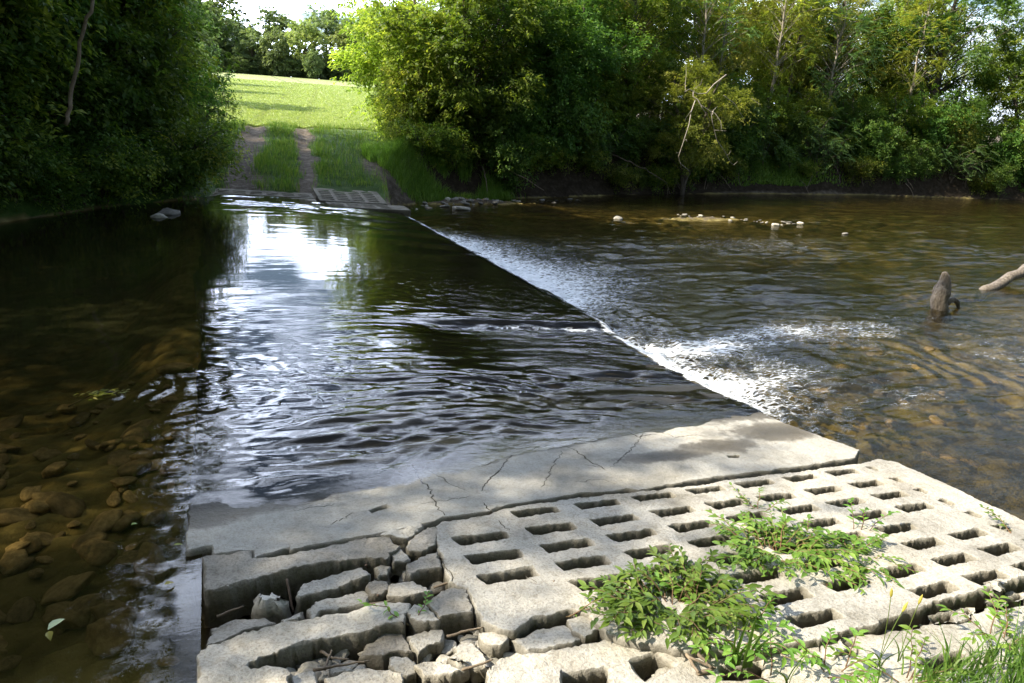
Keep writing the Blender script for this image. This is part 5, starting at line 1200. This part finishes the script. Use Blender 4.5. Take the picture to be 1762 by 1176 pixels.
for i, (px, py, r, n_, lb) in enumerate([(1480, 918, .08, 7, 'small weed sprig at the right tip of the second clump'), (1310, 880, .05, 5, 'upright weed sprig behind the second clump'), (1755, 925, .06, 4, 'weed sprig at the right edge of the photo on the slab'), (1720, 1095, .10, 12, 'leafy weed in the bottom right corner'),
                                         (1440, 1150, .09, 8, 'low leafy weed among the grass at the bottom edge'), (1560, 1165, .08, 7, 'leafy weed at the bottom edge right of the foxtail grass'), (1330, 1165, .07, 6, 'low weed behind the tall grass blades'), (975, 985+70, .03, 2, 'tiny seedling between broken blocks'), (708, 1068, .02, 2, 'tiny green seedling on the longest beam'), (1270, 1100, .09, 10, 'weed tuft at the foot of the tall grass blades')]):
    q = on_ramp(px, py); weed_clump(q[0], q[1], r, r*.7, n_, 30+i, lb, .06+r*.6, .035+r*.12)
def grass_plant(px, py, hs_, label, heads=False, seed=0, w=.010):
    q = on_ramp(px, py, -.02); rs = np.random.RandomState(seed); root = empty('grass_plant', q); mb = MB()
    for k, (h, dx, dy) in enumerate(hs_):
        t = np.linspace(0, 1, 9); c = np.stack([dx*t**2+.01*k, dy*t**2, h*(t-.25*t**3*(abs(dx)+abs(dy) > .08))], 1)
        sd = unit(np.array([1.0, 0.25*rs.randn(), 0])); ww = (w*(1-t**2.2)+.0005)
        v_ = np.vstack([c-sd*ww[:, None], c+[0, .003, 0], c+sd*ww[:, None]]); i = np.arange(8)
        mb.add(v_, f4=np.vstack([np.stack([i, i+9, i+10, i+1], 1), np.stack([i+9, i+18, i+19, i+10], 1)]), a=float(rs.rand()*.6+.3))
    put('blades', mb.mesh('grass_blades', GRASSM, False, 'tint'), root)
    if heads:
        for k, (h, dx, dy) in enumerate(heads):
            sm = MB(); t = np.linspace(0, 1, 8); c = np.stack([dx*t**2, dy*t**2, h*t], 1); sm.tube(c, .0014, 5, a=.8); st_ = put('stalk', sm.mesh('grass_stalk', GRASSM, True, 'tint'), root)
            hm = MB(); e = c[-1]; dirn = unit(c[-1]-c[-2]); tt = np.linspace(0, 1, 8); hm.tube(e+dirn*tt[:, None]*.045, .0055*np.sin(.35+tt*2.6), 8, jit=.4, a=1.0, seed=k)
            put('seed_head', hm.mesh('seed_head', LEAF_YELLOW, True, 'tint'), st_)
    tag(root, label, 'grass plant')
grass_plant(1258, 1150, [(.26, -.02, .0), (.20, .06, .02), (.16, .12, 0), (.18, -.09, .02), (.12, .15, .03)], 'tall grass blades standing in front of the larger weed clump, left tuft', seed=1)
grass_plant(1280, 1152, [(.27, .03, .01), (.22, .09, .0), (.17, .14, 0), (.14, -.08, .02)], 'tall grass blades standing in front of the larger weed clump, right tuft', seed=2)
grass_plant(1510, 1150, [(.15, .08, 0), (.12, -.08, .02), (.10, .1, -.03)], 'foxtail grass with two seed heads in front of the slotted slab', heads=[(.34, -.03, 0), (.25, .06, 0)], seed=3, w=.005)
grass_plant(1545, 1140, [(.14, -.07, 0), (.12, .09, .02)], 'foxtail grass with one seed head right of the other foxtail', heads=[(.27, .03, 0)], seed=4, w=.005)
grass_plant(1350, 1185, [(.14, .08, 0), (.12, -.08, .02), (.16, .03, -.03)], 'grass tuft at the bottom edge left of the foxtails', seed=5, w=.005)
grass_plant(1690, 1165, [(.14, .08, 0), (.12, -.08, .02), (.16, -.03, -.03), (.1, .1, .03)], 'grass tuft in the bottom right corner', seed=6, w=.006)

# weed and leaves on the water
def float_leaf(px, py, L, W_, rz, col, label, z=None):
    q = on_z(px, py, ZU+.006 if px < 800 else ZD+.01)
    m_ = leaf_mat('floating_leaf', tuple(c*.8 for c in col), col, tuple(min(1, c*1.2) for c in col), .15, .05)
    v_, f4, f3, t_ = lance_leaves(np.zeros((1, 3)), np.array([[1., 0, 0]]), np.array([[0, 0, 1.]]), np.array([L]), np.array([W_]), np.array([.5]))
    o = put('floating_leaf', mesh_np('floating_leaf', v_+[0, 0, .004], [f4, f3], m_, True, {'tint': t_}), loc=q); o.rotation_euler = (.05, .05, rz); tag(o, label, 'leaf')
float_leaf(82, 1086, .085, .035, 1.0, (.42, .48, .28), 'pale green leaf floating in the bottom left of the pool')
float_leaf(84, 1088, .05, .025, -1.3, (.25, .22, .04), 'yellow leaf under the tip of the pale floating leaf')
float_leaf(282, 1008, .04, .02, .3, (.35, .30, .05), 'small yellow leaf in the pool left of the ramp corner')
float_leaf(298, 940, .04, .016, .1, (.28, .30, .06), 'small green leaf on the water by the apron corner')
float_leaf(225, 905, .03, .018, .4, (.2, .26, .04), 'small green leaf on the pool left of the apron')
float_leaf(465, 677, .09, .03, .1, (.16, .17, .05), 'olive leaf drifting on the smooth water over the ford')
q = on_z(158, 680, ZU)
rs = np.random.RandomState(3); root = empty('water_weed', (q[0], q[1], ZU-.02)); m = 60
p = rs.randn(m, 3)*np.array([.07, .03, .005])+[0.05, 0, .022]; dd = unit(np.stack([np.ones(m), rs.randn(m)*.6, rs.rand(m)*.5], 1))
v_, f4, f3, t_ = lance_leaves(p, dd, unit(rs.randn(m, 3)*.3+[0, 0, 1]), .03+.03*rs.rand(m), .010+.008*rs.rand(m), rs.rand(m))
put('leaves', mesh_np('water_weed_leaves', v_, [f4, f3], LEAF_YELLOW, False, {'tint': t_}), root)
mb = MB(); mb.tube([(-.15, 0, -.05), (0, .01, .02), (.12, .0, .03), (.2, -.01, -.03)], .006, 6); put('stem', mb.mesh('water_weed_stem', TWIG, True), root)
tag(root, 'snagged yellowish weed breaking the surface of the left pool and making a wake', 'water weed')
for nm in [o for o in bpy.data.objects if o.location[2] < -150 and o.parent is None]:
    for ch in list(nm.children): bpy.data.objects.remove(ch)
    bpy.data.objects.remove(nm)
